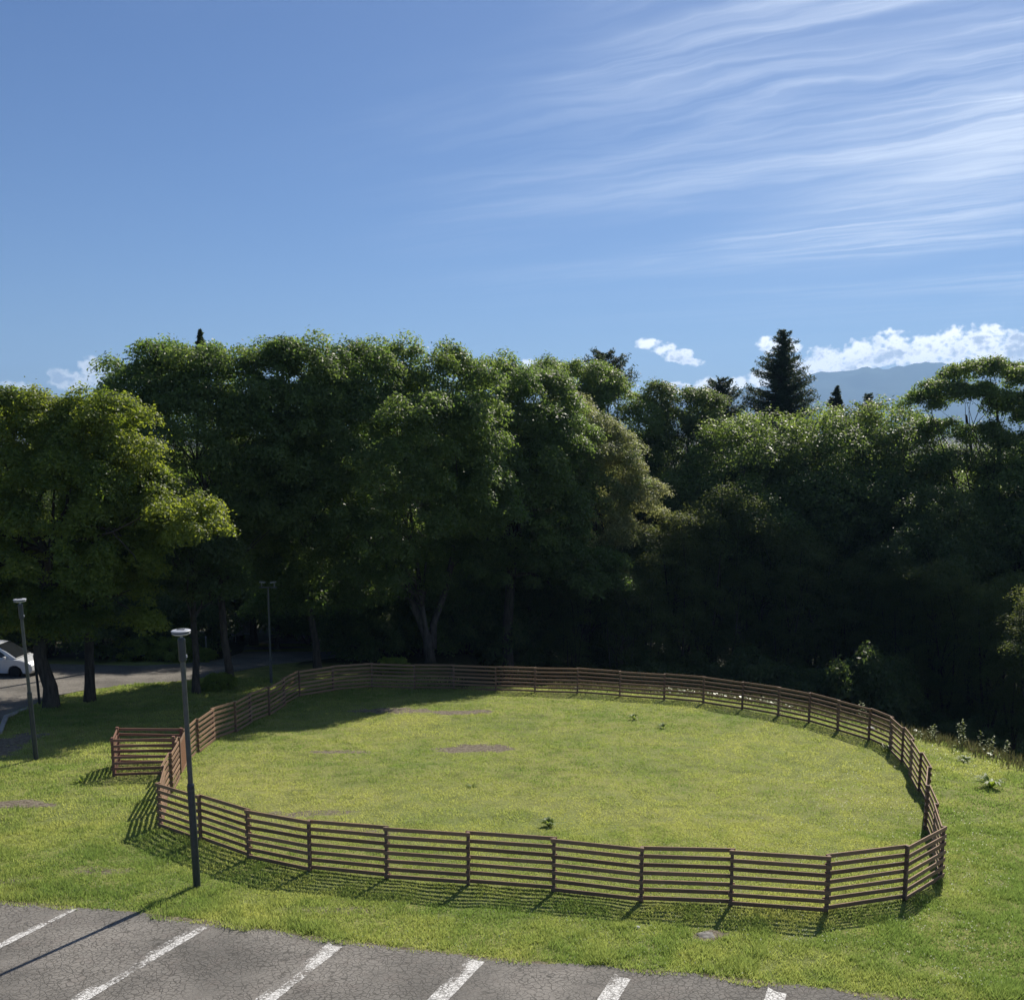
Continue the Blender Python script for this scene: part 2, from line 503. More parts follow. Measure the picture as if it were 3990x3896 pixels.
M_LAWN = lawn_material()
M_ASPH = asphalt_material()
M_MARK = marking_material('road_paint', 0.0)
M_RAIL = wood_mat('fence_wood', (0.285, 0.165, 0.098))
M_POST = wood_mat('post_wood', (0.17, 0.11, 0.08))
M_PEN = wood_mat('pen_wood', (0.24, 0.105, 0.075))
M_BARK = bark_mat('bark', (0.085, 0.072, 0.058))
M_BARK_PALE = bark_mat('pale_bark', (0.12, 0.105, 0.09))
M_MAPLE = leaf_mat('leaf_maple', (0.085, 0.125, 0.03), (0.145, 0.185, 0.035), (0.47, 0.54, 0.05), .50, .5, .35)
M_LEAF = leaf_mat('leaf_green', (0.085, 0.115, 0.04), (0.135, 0.18, 0.06), (0.38, 0.50, 0.09), .48, .48, .32)
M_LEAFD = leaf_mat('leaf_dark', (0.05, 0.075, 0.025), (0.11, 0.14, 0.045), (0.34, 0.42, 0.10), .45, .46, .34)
M_FLOW = leaf_mat('leaf_flowering', (0.07, 0.10, 0.025), (0.36, 0.35, 0.17), (0.52, 0.53, 0.17), .46, .5, .35)
M_NEEDLE = leaf_mat('needles', (0.03, 0.05, 0.03), (0.06, 0.085, 0.05), (0.12, 0.16, 0.06), .3, .55, .2)
M_BLADE = leaf_mat('grass_blade', (0.15, 0.19, 0.05), (0.32, 0.33, 0.10), (0.70, 0.74, 0.20), .5, .5, .3)
M_SLEN = leaf_mat('leaf_slender', (0.05, 0.075, 0.025), (0.10, 0.125, 0.04), (0.30, 0.34, 0.07), .45, .6, .2)
M_WEED = leaf_mat('weed_leaf', (0.08, 0.13, 0.03), (0.17, 0.22, 0.05), (0.55, 0.65, 0.08), .5, .5, .3)
M_PALE = leaf_mat('pale_leaf', (0.20, 0.26, 0.10), (0.50, 0.54, 0.32), (0.35, 0.40, 0.2), .25, .4, .5)
M_POLE = simple_mat('lamp_paint', (0.045, 0.055, 0.065), .4, .5, .3)
M_POLE_UP = simple_mat('lamp_paint_upper', (0.085, 0.095, 0.098), .4, .5, .3)
M_WHITE = simple_mat('white_plastic', (0.40, 0.42, 0.46), .45, .4, 0, .05)
M_DARK = simple_mat('dark_gap', (0.02, 0.02, 0.022), .5)

# ------------------------------------------------------------------ ground
def ground_axis(a, b, step, far_lo, far_hi, n=34):
    core = np.arange(a, b + 1e-6, step)
    g = np.geomspace(1.0, far_lo, n); lo = a - g[::-1]
    g = np.geomspace(1.0, far_hi, n); hi = b + g
    return np.concatenate([lo, core, hi])


gx = ground_axis(-28.0, 24.0, 0.14, 9500, 9500)
gy = ground_axis(14.0, 66.0, 0.16, 600, 10500)
GX, GY = np.meshgrid(gx, gy, indexing='xy')
GZ = ground_z(GX, GY)
SOIL = [(-1.4, 35.1, 1.35, 0.75, 1.0), (-2.1, 42.0, 1.3, 0.7, 1.0), (-4.9, 42.3, 1.8, 0.8, .8), (-13.9, 27.85, 1.3, 0.4, .95),
        (-17.9, 33.9, .95, 4.2, .95), (-5.66, 27.01, 1.5, 0.4, .55), (-5.9, 34.3, 1.2, 0.35, .6), (-9.3, 22.3, .9, .35, .5),
        (-3.4, 19.9, 1.3, .3, .5), (-11.0, 21.6, .8, .3, .5), (-3.6, 25.3, 1.3, .3, .5), (3.7, 18.62, .38, .3, .9)]


def soil_field(x, y):
    s = np.zeros_like(np.asarray(x, float))
    for cx, cy, rx, ry, k in SOIL:
        d = np.sqrt(((x - cx) / rx) ** 2 + ((y - cy) / ry) ** 2)
        d = d + (fbm(x * 2.2, y * 2.2, 3) - .5) * .9
        s = np.maximum(s, k * (1 - sstep(d, .55, 1.3)))
    e = y - lot_edge(x)
    s = np.maximum(s, 0.75 * (1 - sstep(np.abs(e), .0, .28)))
    return s


def woodland_field(x, y):
    r = np.sqrt(((x - 1.5) / 14.2) ** 2 + ((y - 33) / 17.5) ** 2)
    a = sstep((r - rim(y)) * 15 + (fbm(x * .9, y * .9, 3) - .5) * 1.6, 0.1, .9) * sstep(x, -6, -2) * sstep(y, 24, 32)
    b = sstep(y - (55 + 0.0 * x), 0, 3) * (x > -12)
    c = sstep(y, 57, 60)
    return np.clip(np.maximum(np.maximum(a, b), c), 0, 1) * (1 - road_mask(x, y))


nx, ny = len(gx), len(gy)
idx = np.arange(nx * ny).reshape(ny, nx)
F = np.stack([idx[:-1, :-1], idx[:-1, 1:], idx[1:, 1:], idx[1:, :-1]], -1).reshape(-1, 4)
ground = np_mesh('ground', np.stack([GX, GY, GZ], -1).reshape(-1, 3), F, M_LAWN,
                 attrs={'soil': soil_field(GX, GY).ravel(), 'woodland': woodland_field(GX, GY).ravel()}, smooth=True)
tag(ground, kind='structure')

import bmesh


def sheet(name, poly, lift, mat, cuts_y=(), kind='structure', attrs=None):
    bm = bmesh.new()
    vs = [bm.verts.new((x, y, 0)) for x, y in poly]
    bm.faces.new(vs)
    for cy in cuts_y:
        bmesh.ops.bisect_plane(bm, geom=bm.verts[:] + bm.edges[:] + bm.faces[:], plane_co=(0, cy, 0), plane_no=(0, 1, 0))
    bmesh.ops.triangulate(bm, faces=bm.faces[:])
    bm.normal_update()
    for v in bm.verts: v.co.z = float(-0.089 * max(0, min(v.co.y, 62)) if v.co.y <= 62 else gz(v.co.x, v.co.y)) + lift
    for f in bm.faces:
        if f.normal.z < 0: f.normal_flip()
    me = bpy.data.meshes.new(name); bm.to_mesh(me); bm.free()
    me.materials.append(mat)
    o = bpy.data.objects.new(name, me); COL.objects.link(o); tag(o, kind=kind); return o


edge = []
for x in np.arange(-38, 30, 0.12):
    n = (fbm(np.array([x * 1.3]), np.array([3.3]), 4)[0] - .5) * 0.55 + (vnoise(np.array([x * 6.0]), np.array([8.8]))[0] - .5) * .12
    edge.append((float(x), float(lot_edge(x) + n)))
sheet('parking_lot', edge + [(30, -9), (-38, -9)], 0.008, M_ASPH, cuts_y=(0,))
sheet('road', ROAD_POLY, 0.012, M_ASPH, cuts_y=[62 + i * 1.0 for i in range(11)])

# painted bay lines: (far end x, y), heading in degrees from +Y, width, length
for i, (x, y, hd, wd, L, wr) in enumerate([(-8.85, 20.05, 17.5, .20, 5.0, .12), (-5.98, 19.12, 19.3, .32, 5.0, .16), (-3.25, 18.2, 19.0, .34, 5.2, .13),
                                           (-0.60, 17.55, 20.5, .33, 5.2, .05), (1.93, 16.85, 21.0, .32, 5.0, .0), (4.46, 16.3, 21.5, .32, 5.0, -.05)]):
    d = np.array((sin(radians(hd)), cos(radians(hd)))); n = np.array((d[1], -d[0]))
    V = []; Fq = []; W = []
    K = 40; R = [(-.5, .27), (-.06, .2), (-.04, .08), (.5, .08)]
    for k in range(K + 1):
        c = np.array((x, y)) - d * (L * k / K)
        for (o_, ww) in R:
            off = o_ * wd + ((random.random() - .5) * .012 if abs(o_) > .3 else 0)
            p = c + n * off + (-d * 0.12 if o_ > -.07 else 0)
            V.append((p[0], p[1], -0.089 * max(p[1], 0) + 0.013)); W.append(ww + wr + .10 * sin(k * .35 + i * 2))
    for k in range(K):
        for q in range(3):
            a = k * 4 + q; Fq.append((a, a + 1, a + 5, a + 4))
    tag(np_mesh('parking_line', V, Fq, M_MARK, attrs={'wear': W}), kind='structure')

# concrete kerb at the far left, and slab sunk in the grass
M_CONC = simple_mat('concrete', (0.34, 0.33, 0.31), .9, .2, 0, .25, 9)
kb = MB()
K0 = [(-18.9, 34.0), (-19.07, 37.6), (-20.4, 40.8), (-20.35, 42.6)]
for (a, b) in zip(K0[:-1], K0[1:]):
    kb.beam((a[0], a[1], -0.089 * a[1] + .03), (b[0], b[1], -0.089 * b[1] + .03), .16, .16)
tag(kb.build('kerb', M_CONC), kind='structure')
sl = MB(); sl.lathe([(.15, -.05), (.17, .008), (.14, .022), (.04, .026)], (3.72, 18.62, gz(3.72, 18.62)), 7)
sl.V = [(v[0] + (v[0] - 3.72) * .35 * sin(v[1] * 31), v[1], v[2]) for v in sl.V]
M_CONC2 = simple_mat('old_concrete', (0.22, 0.21, 0.19), .95, .1, 0, .4, 14)
tag(sl.build('stone_slab', M_CONC2), 'grey stone slab sunk in the grass between the near fence and the parking bays', 'slab')

# ------------------------------------------------------------------ mountain
RIDGE = [(-60, 1.0), (-40, 1.2), (-20, 1.0), (-5, 1.1), (5, 1.3), (10, 1.7), (12, 2.1), (13.4, 2.45), (15.0, 2.75), (15.6, 2.95), (16.13, 3.18), (17.42, 3.14), (18.44, 3.27), (19.46, 3.22),
         (20.69, 3.46), (21.92, 3.46), (23.15, 3.1), (25, 2.8), (28, 2.6), (34, 2.1), (45, 1.4), (60, 1.0)]
azs = np.linspace(-60, 60, 481); rr = np.linspace(0, 1, 40)
D0 = 9000.0
V = []
for j, q in enumerate(rr):
    for a in azs:
        e = np.interp(a, [p[0] for p in RIDGE], [p[1] for p in RIDGE])
        hgt = math.tan(radians(e)) * D0
        nz_ = fbm(np.array([a * .35 + 3]), np.array([q * 3.0]), 5)[0] - .5
        prof = min(1, q / .75) ** 1.15 if q <= .75 else 1 - ((q - .75) / .25) ** 1.6
        dist = D0 - 2600 * (.75 - q)
        ht = hgt * prof + nz_ * 260 * prof * (1 - abs(q - .75) * 1.0) * (.25 if abs(q - .75) < .06 else 1) + (vnoise(np.array([a * 3.1]), np.array([q * 7]))[0] - .5) * 26 * prof
        V.append((dist * sin(radians(a)), dist * cos(radians(a)), CAM_H - 12 + ht if q > 0 else -30))
na = len(azs); idx = np.arange(na * len(rr)).reshape(len(rr), na)
F = np.stack([idx[:-1, :-1], idx[:-1, 1:], idx[1:, 1:], idx[1:, :-1]], -1).reshape(-1, 4)
M_MTN = simple_mat('mountain_forest', (0.03, 0.05, 0.035), .95, .05, 0, .35, .004)
tag(np_mesh('mountain', V, F, M_MTN, smooth=True), kind='structure')

# ------------------------------------------------------------------ fence
NEAR = [(-9.05, 25.63), (-7.65, 24.43), (-6.13, 23.11), (-4.54, 22.25), (-2.75, 21.76), (-.94, 21.32), (.89, 21.0), (2.68, 20.44), (4.47, 20.12),
        (6.29, 19.68), (8.12, 20.38), (9.47, 21.83)]
RIGHT = [(10.08, 23.73), (10.62, 25.57), (11.4, 27.41), (11.9, 29.27), (12.3, 30.97), (12.76, 32.91), (13.0, 34.63)]
FAR = [(12.84, 36.3), (12.2, 37.84), (11.58, 39.44), (10.76, 40.9), (9.65, 42.47), (8.3, 43.99), (6.79, 45.27), (4.88, 45.94), (3.0, 46.53), (1.07, 47.17),
       (-.76, 47.51), (-2.75, 47.92), (-4.65, 48.52), (-6.7, 48.63), (-8.37, 47.56), (-9.59, 45.87), (-9.76, 43.46), (-9.89, 41.28), (-10.26, 39.68),
       (-10.35, 37.85), (-10.7, 36.19), (-10.7, 34.37), (-10.55, 32.6)]
LEFT = [(-10.38, 31.44), (-10.22, 30.73), (-9.87, 29.05), (-9.51, 27.37)]
POSTS = NEAR + RIGHT + FAR + LEFT
GATE_I = len(NEAR + RIGHT + FAR) - 1
RAIL_H = .085; RAIL_P = .18; FENCE_H = 1.2


def rail_panel(mb, a, b, off, n=7, over=.05, jitter=.009, start=0):
    """n boards between ground points a and b, set off sideways by off"""
    za, zb = gz(*a), gz(*b)
    A = np.array((a[0], a[1], za)); B = np.array((b[0], b[1], zb)); d = (B - A); L = np.linalg.norm(d); d /= L
    nrm = np.cross(d, (0, 0, 1)); nrm /= np.linalg.norm(nrm)
    for k in range(start, start + n):
        h = .035 + RAIL_H / 2 + RAIL_P * k
        o1 = over + random.uniform(-.02, .02); o2 = over + random.uniform(-.02, .02)
        p = A - d * o1 + nrm * off + np.array((0, 0, h + random.uniform(-jitter, jitter)))
        q = B + d * o2 + nrm * off + np.array((0, 0, h + random.uniform(-jitter, jitter)))
        mb.beam(p, q, .024, RAIL_H)


def fence_post(mb, p, h=FENCE_H - .005, w_=.066, rz=0.0):
    z = gz(*p); c, s = cos(rz), sin(rz)
    mb.box((p[0], p[1], z + h / 2 - .15), (w_, w_, h + .3), ((c, s, 0), (-s, c, 0), (0, 0, 1)))


fence = empty('wooden_fence', (1.2, 33.0, gz(1.2, 33)), 'long brown wooden rail fence looping around the sunlit lawn', 'fence')
FO = -np.array(fence.location)


def build_local(mb, name, mat, parent, **kw):
    """build with the geometry relative to the parent thing"""
    l = parent.location; mb.V = [(v[0] - l[0], v[1] - l[1], v[2] - l[2]) for v in mb.V]
    return mb.build(name, mat, parent, **kw)


nP = len(POSTS)
for i, p in enumerate(POSTS):
    q = POSTS[(i + 1) % nP]; r = POSTS[i - 1]
    rz = math.atan2(q[1] - r[1], q[0] - r[0])
    mb = MB(); fence_post(mb, p, rz=rz); build_local(mb, 'post', M_POST, fence)
    if i == GATE_I: continue
    side = 1 if i % 2 == 0 else -1
    mb = MB(); rail_panel(mb, p, q, side * .046); build_local(mb, 'rail_panel', M_RAIL, fence)
# the small gate in the fence, filled with brown mesh
ga, gb = np.array(POSTS[GATE_I]), np.array(POSTS[GATE_I + 1])
M_MESH = simple_mat('gate_mesh', (0.22, 0.12, 0.075), .9, .1, 0, .5, 60)
mb = MB(); d = (gb - ga) / np.linalg.norm(gb - ga); g1 = ga + d * .05; g2 = gb - d * .05
zA = gz(*ga) + .08
mb.beam((*g1, zA + .55), (*g2, zA + .5), .018, .98)
gate = build_local(mb, 'gate', M_MESH, fence)
for h in (.02, 1.03):
    mb = MB(); mb.beam((*g1, zA + h + .02), (*g2, zA + h - .03), .05, .07); build_local(mb, 'gate_rail', M_RAIL, fence)

# entrance pen outside the fence
FL, BL, FR, BR = (-12.34, 31.14), (-12.75, 32.61), (-10.48, 31.36), (-10.66, 32.66)
pen = empty('entrance_pen', (-11.5, 31.9, gz(-11.5, 31.9)), 'reddish brown railed entrance pen attached outside the left side of the fence', 'pen')
for p in (FL, BL, (-10.52, 31.33), (-10.72, 32.70)):
    mb = MB(); fence_post(mb, p, w_=.085, h=1.24); build_local(mb, 'post', M_PEN, pen)
mb = MB(); rail_panel(mb, FL, FR, .06); build_local(mb, 'rail_panel', M_PEN, pen)
mb = MB(); rail_panel(mb, BL, BR, -.06); build_local(mb, 'rail_panel', M_PEN, pen)
mb = MB(); rail_panel(mb, (-12.38, 31.28), (-12.71, 32.47), 0, over=0); g_ = build_local(mb, 'gate', M_PEN, pen)
l_ = MB(); l_.box((-12.36, 31.22, gz(-12.3, 31.2) + .8), (.14, .05, .05)); o = build_local(l_, 'latch', M_DARK, pen); o.parent = g_

# ------------------------------------------------------------------ lamps
def lamp(loc, h, lean, label, head_r=.20):
    x, y = loc; z = gz(x, y)
    t = empty('street_lamp', (x, y, z), label, 'street lamp', 'dark round-headed lamps on the grass')
    t.rotation_euler = (0, -lean, 0)
    m = MB(); m.lathe([(.078, -.3), (.078, .4), (.076, 2.28), (.060, 2.32)], seg=16); m.build('lower_pole', M_POLE, t, smooth=False)
    m = MB(); m.lathe([(.054, 2.25), (.052, h - .62)], seg=16); m.build('upper_pole', M_POLE_UP, t)
    m = MB(); m.lathe([(.080, 2.16), (.080, 2.20)], seg=16); m.build('collar', M_POLE_UP, t)
    m = MB(); m.lathe([(.062, h - .66), (.078, h - .64), (.078, h - .2), (.06, h - .16)], seg=16); m.build('neck', M_POLE, t)
    m = MB(); m.lathe([(.03, h - .17), (.03, h - .11), (head_r * .72, h - .10), (head_r * .94, h - .07), (head_r * .94, h - .055)], seg=28); m.build('diffuser', M_WHITE, t)
    m = MB(); m.lathe([(head_r * .8, h - .054), (head_r * .8, h - .03)], seg=28); m.build('light_gap', M_DARK, t)
    m = MB(); m.lathe([(head_r * .98, h - .029), (head_r, h - .02), (head_r, h - .008), (head_r * .9, h + .004), (.03, h + .012)], seg=28); m.build('cap', M_WHITE, t)
    m = MB(); m.box((0, 0, h + .018), (.16, .05, .012)); m.build('cover_plate', M_POLE, t)
    m = MB(); m.box((.07, 0.0, h - .55), (.05, .03, .06)); m.build('bracket', M_WHITE, t)
    return t


lamp((-6.775, 21.233), 5.62, .016, 'tall dark round-headed lamp post standing right in front of the near fence')
lamp((-15.81, 33.42), 5.40, .034, 'round-headed lamp post on the open grass near the left edge')
x, y = -11.76, 49.67
M_GREY = simple_mat('galvanised', (.38, .39, .38), .5, .5, .4)
t3 = empty('street_lamp', (x, y, gz(x, y)), 'thin grey T-shaped lamp post with twin heads standing under the trees by the road', 'street lamp')
m = MB(); m.lathe([(.075, -.3), (.07, 1.2), (.05, 1.24), (.045, 4.72)], seg=12); m.build('pole', M_POLE_UP, t3)
m = MB(); m.beam((-.42, 0, 4.75), (.42, 0, 4.75), .07, .06); m.build('crossbar', M_POLE_UP, t3)
for s in (-1, 1):
    m = MB(); m.tube([(s * .3, 0, 4.76), (s * .3, 0, 4.98)], .015, 6); m.box((s * .26, 0, 5.0), (.26, .2, .05), ((.98, 0, s * .1), (0, 1, 0), (-s * .1, 0, .98)))
    m.build('lamp_head', M_GREY, t3)
# thin dark post by the first trunk, two pale posts beyond the road
x, y = -20.32, 43.61
t = empty('black_post', (x, y, gz(x, y)), 'thin black post standing left of the leftmost tree trunk by the parked car', 'post')
m = MB(); m.tube([(0, 0, -.2), (-.03, 0, .9), (-.09, 0, 2.15)], .055, 10); m.build('pole', M_DARK, t)
m = MB(); m.lathe([(.065, 2.14), (.07, 2.16), (.03, 2.2)], (-.09, 0, 0), 10); m.build('cap', M_DARK, t)
M_GREY = simple_mat('galvanised', (.38, .39, .38), .5, .5, .4)
for (px_, py_, h, lab) in ((-17.6, 58.8, 1.35, 'left one of two slim grey posts beyond the road, behind the tall lamp'), (-17.1, 61.4, 1.3, 'right one of two slim grey posts beyond the road, nearer the hanging sheet')):
    t = empty('marker_post', (px_, py_, gz(px_, py_)), lab, 'post', 'slim posts beyond the road')
    m = MB(); m.tube([(0, 0, -.2), (0, 0, h)], .03, 8); m.build('pole', M_GREY, t)
    m = MB(); m.lathe([(.04, h - .05), (.04, h + .02), (.02, h + .03)], seg=8); m.build('cap', M_WHITE, t)

# hanging pale sheet on a rack beyond the road
x, y = -17.6, 67.3
t = empty('sheet_rack', (x, y, gz(x, y)), 'pale grey tarpaulin hanging in folds on a low rack beyond the road', 'tarpaulin')
M_SHEET = simple_mat('tarpaulin', (.42, .40, .36), .7, .3, 0, .2, 3)
V = []; n = 34
for layer in (0, 1):
    for i in range(n + 1):
        u = i / n; xx = -.55 + 1.1 * u
        for k in range(9):
            v = k / 8; fl = .05 + .09 * v
            V.append((xx * (.86 + .14 * v), fl * sin(u * 24 + v * 1.2) + .03 * layer, 1.95 - 1.45 * v - .06 * sin(u * 7)))
F = []
for layer in (0, 1):
    b = layer * (n + 1) * 9
    for i in range(n):
        for k in range(8): F.append((b + i * 9 + k, b + (i + 1) * 9 + k, b + (i + 1) * 9 + k + 1, b + i * 9 + k + 1))
np_mesh('cloth', V, F, M_SHEET, t, smooth=True)
m = MB(); m.tube([(-.58, 0, 0), (-.58, 0, 2.0)], .025, 8); m.tube([(.58, 0, 0), (.58, 0, 2.0)], .025, 8); m.tube([(-.58, 0, 1.97), (.58, 0, 1.97)], .02, 8)
m.build('frame', M_GREY, t)
m = MB(); m.box((.25, -.16, .62), (.42, .06, .08)); m.build('crossbar', M_WHITE, t)

# ------------------------------------------------------------------ parked minivan (side on, nose to the right)
def loft_body(name, prof_low, halfw, mat, parent, tumble=.0, zt=1.0):
    """closed side profile (x,z) extruded across y; upper part leans inwards"""
    n = len(prof_low); V = []
    for s in (-1, 1):
        for ring, (dw, sc) in enumerate(((0, 1.0), (.06, .0))):
            for (x_, z_) in prof_low:
                lean = tumble * max(0, z_ - zt)
                cx = sum(p[0] for p in prof_low) / n; cz = sum(p[1] for p in prof_low) / n
                k = 1.0 if ring == 1 else .965
                V.append((cx + (x_ - cx) * k if ring == 0 else x_, s * (halfw - lean - (0 if ring == 0 else .05)), cz + (z_ - cz) * k if ring == 0 else z_))
    F = []
    A, A2, B, B2 = 0, n, 2 * n, 3 * n     # outer cap, shoulder ring, for each side
    m = MB(); fs = [tuple(A + i for i in range(n)), tuple(B + i for i in reversed(range(n)))]
    for i in range(n):
        j = (i + 1) % n
        fs += [(A + j, A + i, A2 + i, A2 + j), (B + i, B + j, B2 + j, B2 + i), (A2 + j, A2 + i, B2 + i, B2 + j)]
    m.add(V, fs); return m.build(name, mat, parent)


M_CAR = simple_mat('car_paint', (.62, .64, .66), .25, .6, .1, .03)
M_GLASS = simple_mat('car_glass', (.015, .018, .02), .12, .35, 0, .1)
M_TYRE = simple_mat('tyre', (.02, .02, .02), .8, .2)
M_RIM = simple_mat('rim', (.5, .5, .52), .3, .6, .8)
M_LAMP = simple_mat('headlamp_glass', (.55, .6, .62), .1, .8, .2)
x, y = -26.7, 52.9
car = empty('parked_car', (x, y, -0.089 * y + .014), 'silver-white minivan parked at the left edge, its nose pointing right behind the first tree trunk', 'car')
car.rotation_euler = (0, 0, radians(-4)); car.scale = (.96, .96, .96)
low = [(-2.35, .32), (-2.4, .75), (-2.36, 1.0), (1.35, 1.02), (1.75, .98), (2.15, .86), (2.36, .68), (2.4, .42), (2.3, .28), (1.95, .26),
       (1.83, .55), (1.62, .68), (1.4, .7), (1.18, .62), (1.05, .26), (-1.05, .26), (-1.18, .6), (-1.4, .7), (-1.65, .66), (-1.83, .5), (-1.92, .26)]
loft_body('body', low, .87, M_CAR, car)
loft_body('cabin', [(-2.36, 1.0), (-2.28, 1.3), (-2.1, 1.66), (-1.8, 1.76), (-.3, 1.80), (.35, 1.72), (.95, 1.40), (1.5, 1.05), (1.4, 1.0)], .80, M_CAR, car, .18, 1.0)
for (p_, nm) in (([(-.02, 1.08), (-.02, 1.62), (.28, 1.60), (.72, 1.36), (1.05, 1.10)], 'front_window'), ([(-1.12, 1.08), (-1.12, 1.64), (-.08, 1.64), (-.08, 1.08)], 'side_window'),
                 ([(-2.1, 1.1), (-2.0, 1.5), (-1.85, 1.62), (-1.18, 1.64), (-1.18, 1.08)], 'rear_window')):
    for s in (-1, 1):
        m = MB(); vs = []
        for dd in (0.0, .02): vs += [(a_, s * (.80 - .18 * (b_ - 1.0) + .004 - dd), b_) for a_, b_ in p_]
        k = len(p_); fs = [tuple(range(k)), tuple(k + i for i in reversed(range(k)))] + [(i, (i + 1) % k, k + (i + 1) % k, k + i) for i in range(k)]
        m.add(vs, fs); m.build(nm, M_GLASS, car)
m = MB(); m.add([(.42, -.62, 1.735), (.42, .62, 1.735), (1.5, .68, 1.105), (1.5, -.68, 1.105), (.40, -.62, 1.70), (.40, .62, 1.70), (1.48, .68, 1.06), (1.48, -.68, 1.06)],
                [(0, 1, 2, 3), (7, 6, 5, 4), (0, 3, 7, 4), (1, 5, 6, 2), (0, 4, 5, 1), (3, 2, 6, 7)]); m.build('windscreen', M_GLASS, car)
for wx in (1.4, -1.4):
    for s in (-1, 1):
        m = MB(); pr = [(.20, -.1), (.30, -.1), (.325, -.06), (.325, .06), (.30, .1), (.20, .1)]
        m.lathe(pr, seg=24); m.V = [(v[0] + wx, v[2] + s * .78, v[1] + .325) for v in m.V]; wh = m.build('wheel', M_TYRE, car)
        m = MB(); m.lathe([(.05, .02), (.21, .0), (.215, .02), (.19, .04)], seg=20)
        for q in range(5):
            a = 2 * pi * q / 5; m.beam((0, 0, .05), (.19 * cos(a), .19 * sin(a), .05), .05, .02)
        m.V = [(v[0] + wx, s * (.83 + v[2] * .6), v[1] + .325) for v in m.V]; r_ = m.build('rim', M_RIM, wh)
for s in (-1, 1):
    m = MB(); m.box((2.13, s * .72, .72), (.34, .26, .14), ((.9, -s * .35, -.2), (s * .35, .9, 0), (.2, 0, .95))); m.build('headlight', M_LAMP, car, bevel=.02)
    m = MB(); m.box((.98, s * .97, 1.12), (.12, .2, .14)); m.build('mirror', M_CAR, car, bevel=.03)
    for hx in (-.05, -1.0):
        m = MB(); m.box((hx, s * .873, .86), (.16, .02, .03)); m.build('door_handle', M_RIM, car)
m = MB(); m.box((2.34, 0, .62), (.1, .8, .12)); m.build('grille', M_DARK, car)
m = MB(); m.box((2.40, 0, .44), (.03, .34, .16)); m.build('number_plate', M_WHITE, car)

# small building at the left edge behind the car
x, y = -33.4, 66.0
bd = empty('house', (x, y, gz(x, y)), 'beige cottage with a pale roof at the far left edge behind the parked car', 'house')
M_WALL = simple_mat('beige_wall', (.40, .33, .22), .85, .2, 0, .15, 2)
M_ROOF = simple_mat('pale_roof', (.48, .50, .52), .5, .4, .2, .15, 2)
M_TRIM = simple_mat('brown_trim', (.10, .05, .03), .7)
m = MB(); m.box((-1.2, 0, 1.5), (6.6, 6, 3.0)); m.add([(2.1, -3, 3.0), (2.1, 3, 3.0), (2.1, 0, 4.7), (-4.5, -3, 3.0), (-4.5, 3, 3.0), (-4.5, 0, 4.7)], [(0, 1, 2), (5, 4, 3), (0, 2, 5, 3), (1, 4, 5, 2)])
wl = m.build('wall', M_WALL, bd)
m = MB()
for s in (-1, 1):
    m.add([(2.7, s * 3.6, 2.72), (-5.1, s * 3.6, 2.72), (-5.1, 0, 4.76), (2.7, 0, 4.76), (2.7, s * 3.6, 2.84), (-5.1, s * 3.6, 2.84), (-5.1, 0, 4.88), (2.7, 0, 4.88)],
          [(0, 1, 2, 3), (4, 7, 6, 5), (0, 4, 5, 1), (2, 6, 7, 3), (0, 3, 7, 4), (1, 5, 6, 2)])
m.build('roof', M_ROOF, bd)
for (wx, wz, ww, wh_) in ((1.0, 1.5, 1.1, 1.1), (-1.6, 1.5, 1.4, 1.1)):
    m = MB(); m.box((wx, -3.02, wz), (ww + .16, .08, wh_ + .16)); f_ = m.build('window', M_TRIM, bd)
    m = MB(); m.box((wx, -3.05, wz), (ww, .06, wh_)); m.build('pane', M_GLASS, f_)
m = MB(); m.box((2.12, -1.2, 1.0), (.06, .9, 2.0)); dr = m.build('door', M_TRIM, bd)

# ------------------------------------------------------------------ trees
def rand_dirs(r, n):
    v = r.normal(size=(n, 3)); return v / np.linalg.norm(v, axis=1, keepdims=True)


def leaf_faces(r, C, Nrm, length, width, tint):
    """diamond leaves at C facing Nrm"""
    n = len(C)
    t = np.cross(Nrm, rand_dirs(r, n)); t /= np.linalg.norm(t, axis=1, keepdims=True) + 1e-9
    b = np.cross(Nrm, t)
    L = (length * r.uniform(.6, 1.35, n))[:, None] * .5; W_ = (width * r.uniform(.6, 1.3, n))[:, None] * .5
    fold = Nrm * L * r.uniform(-.35, .1, n)[:, None]
    V = np.stack([C - t * L + fold, C - b * W_, C + t * L + fold, C + b * W_], 1).reshape(-1, 3)
    F = np.arange(n * 4).reshape(n, 4)
    return V, F, np.repeat(tint, 4)


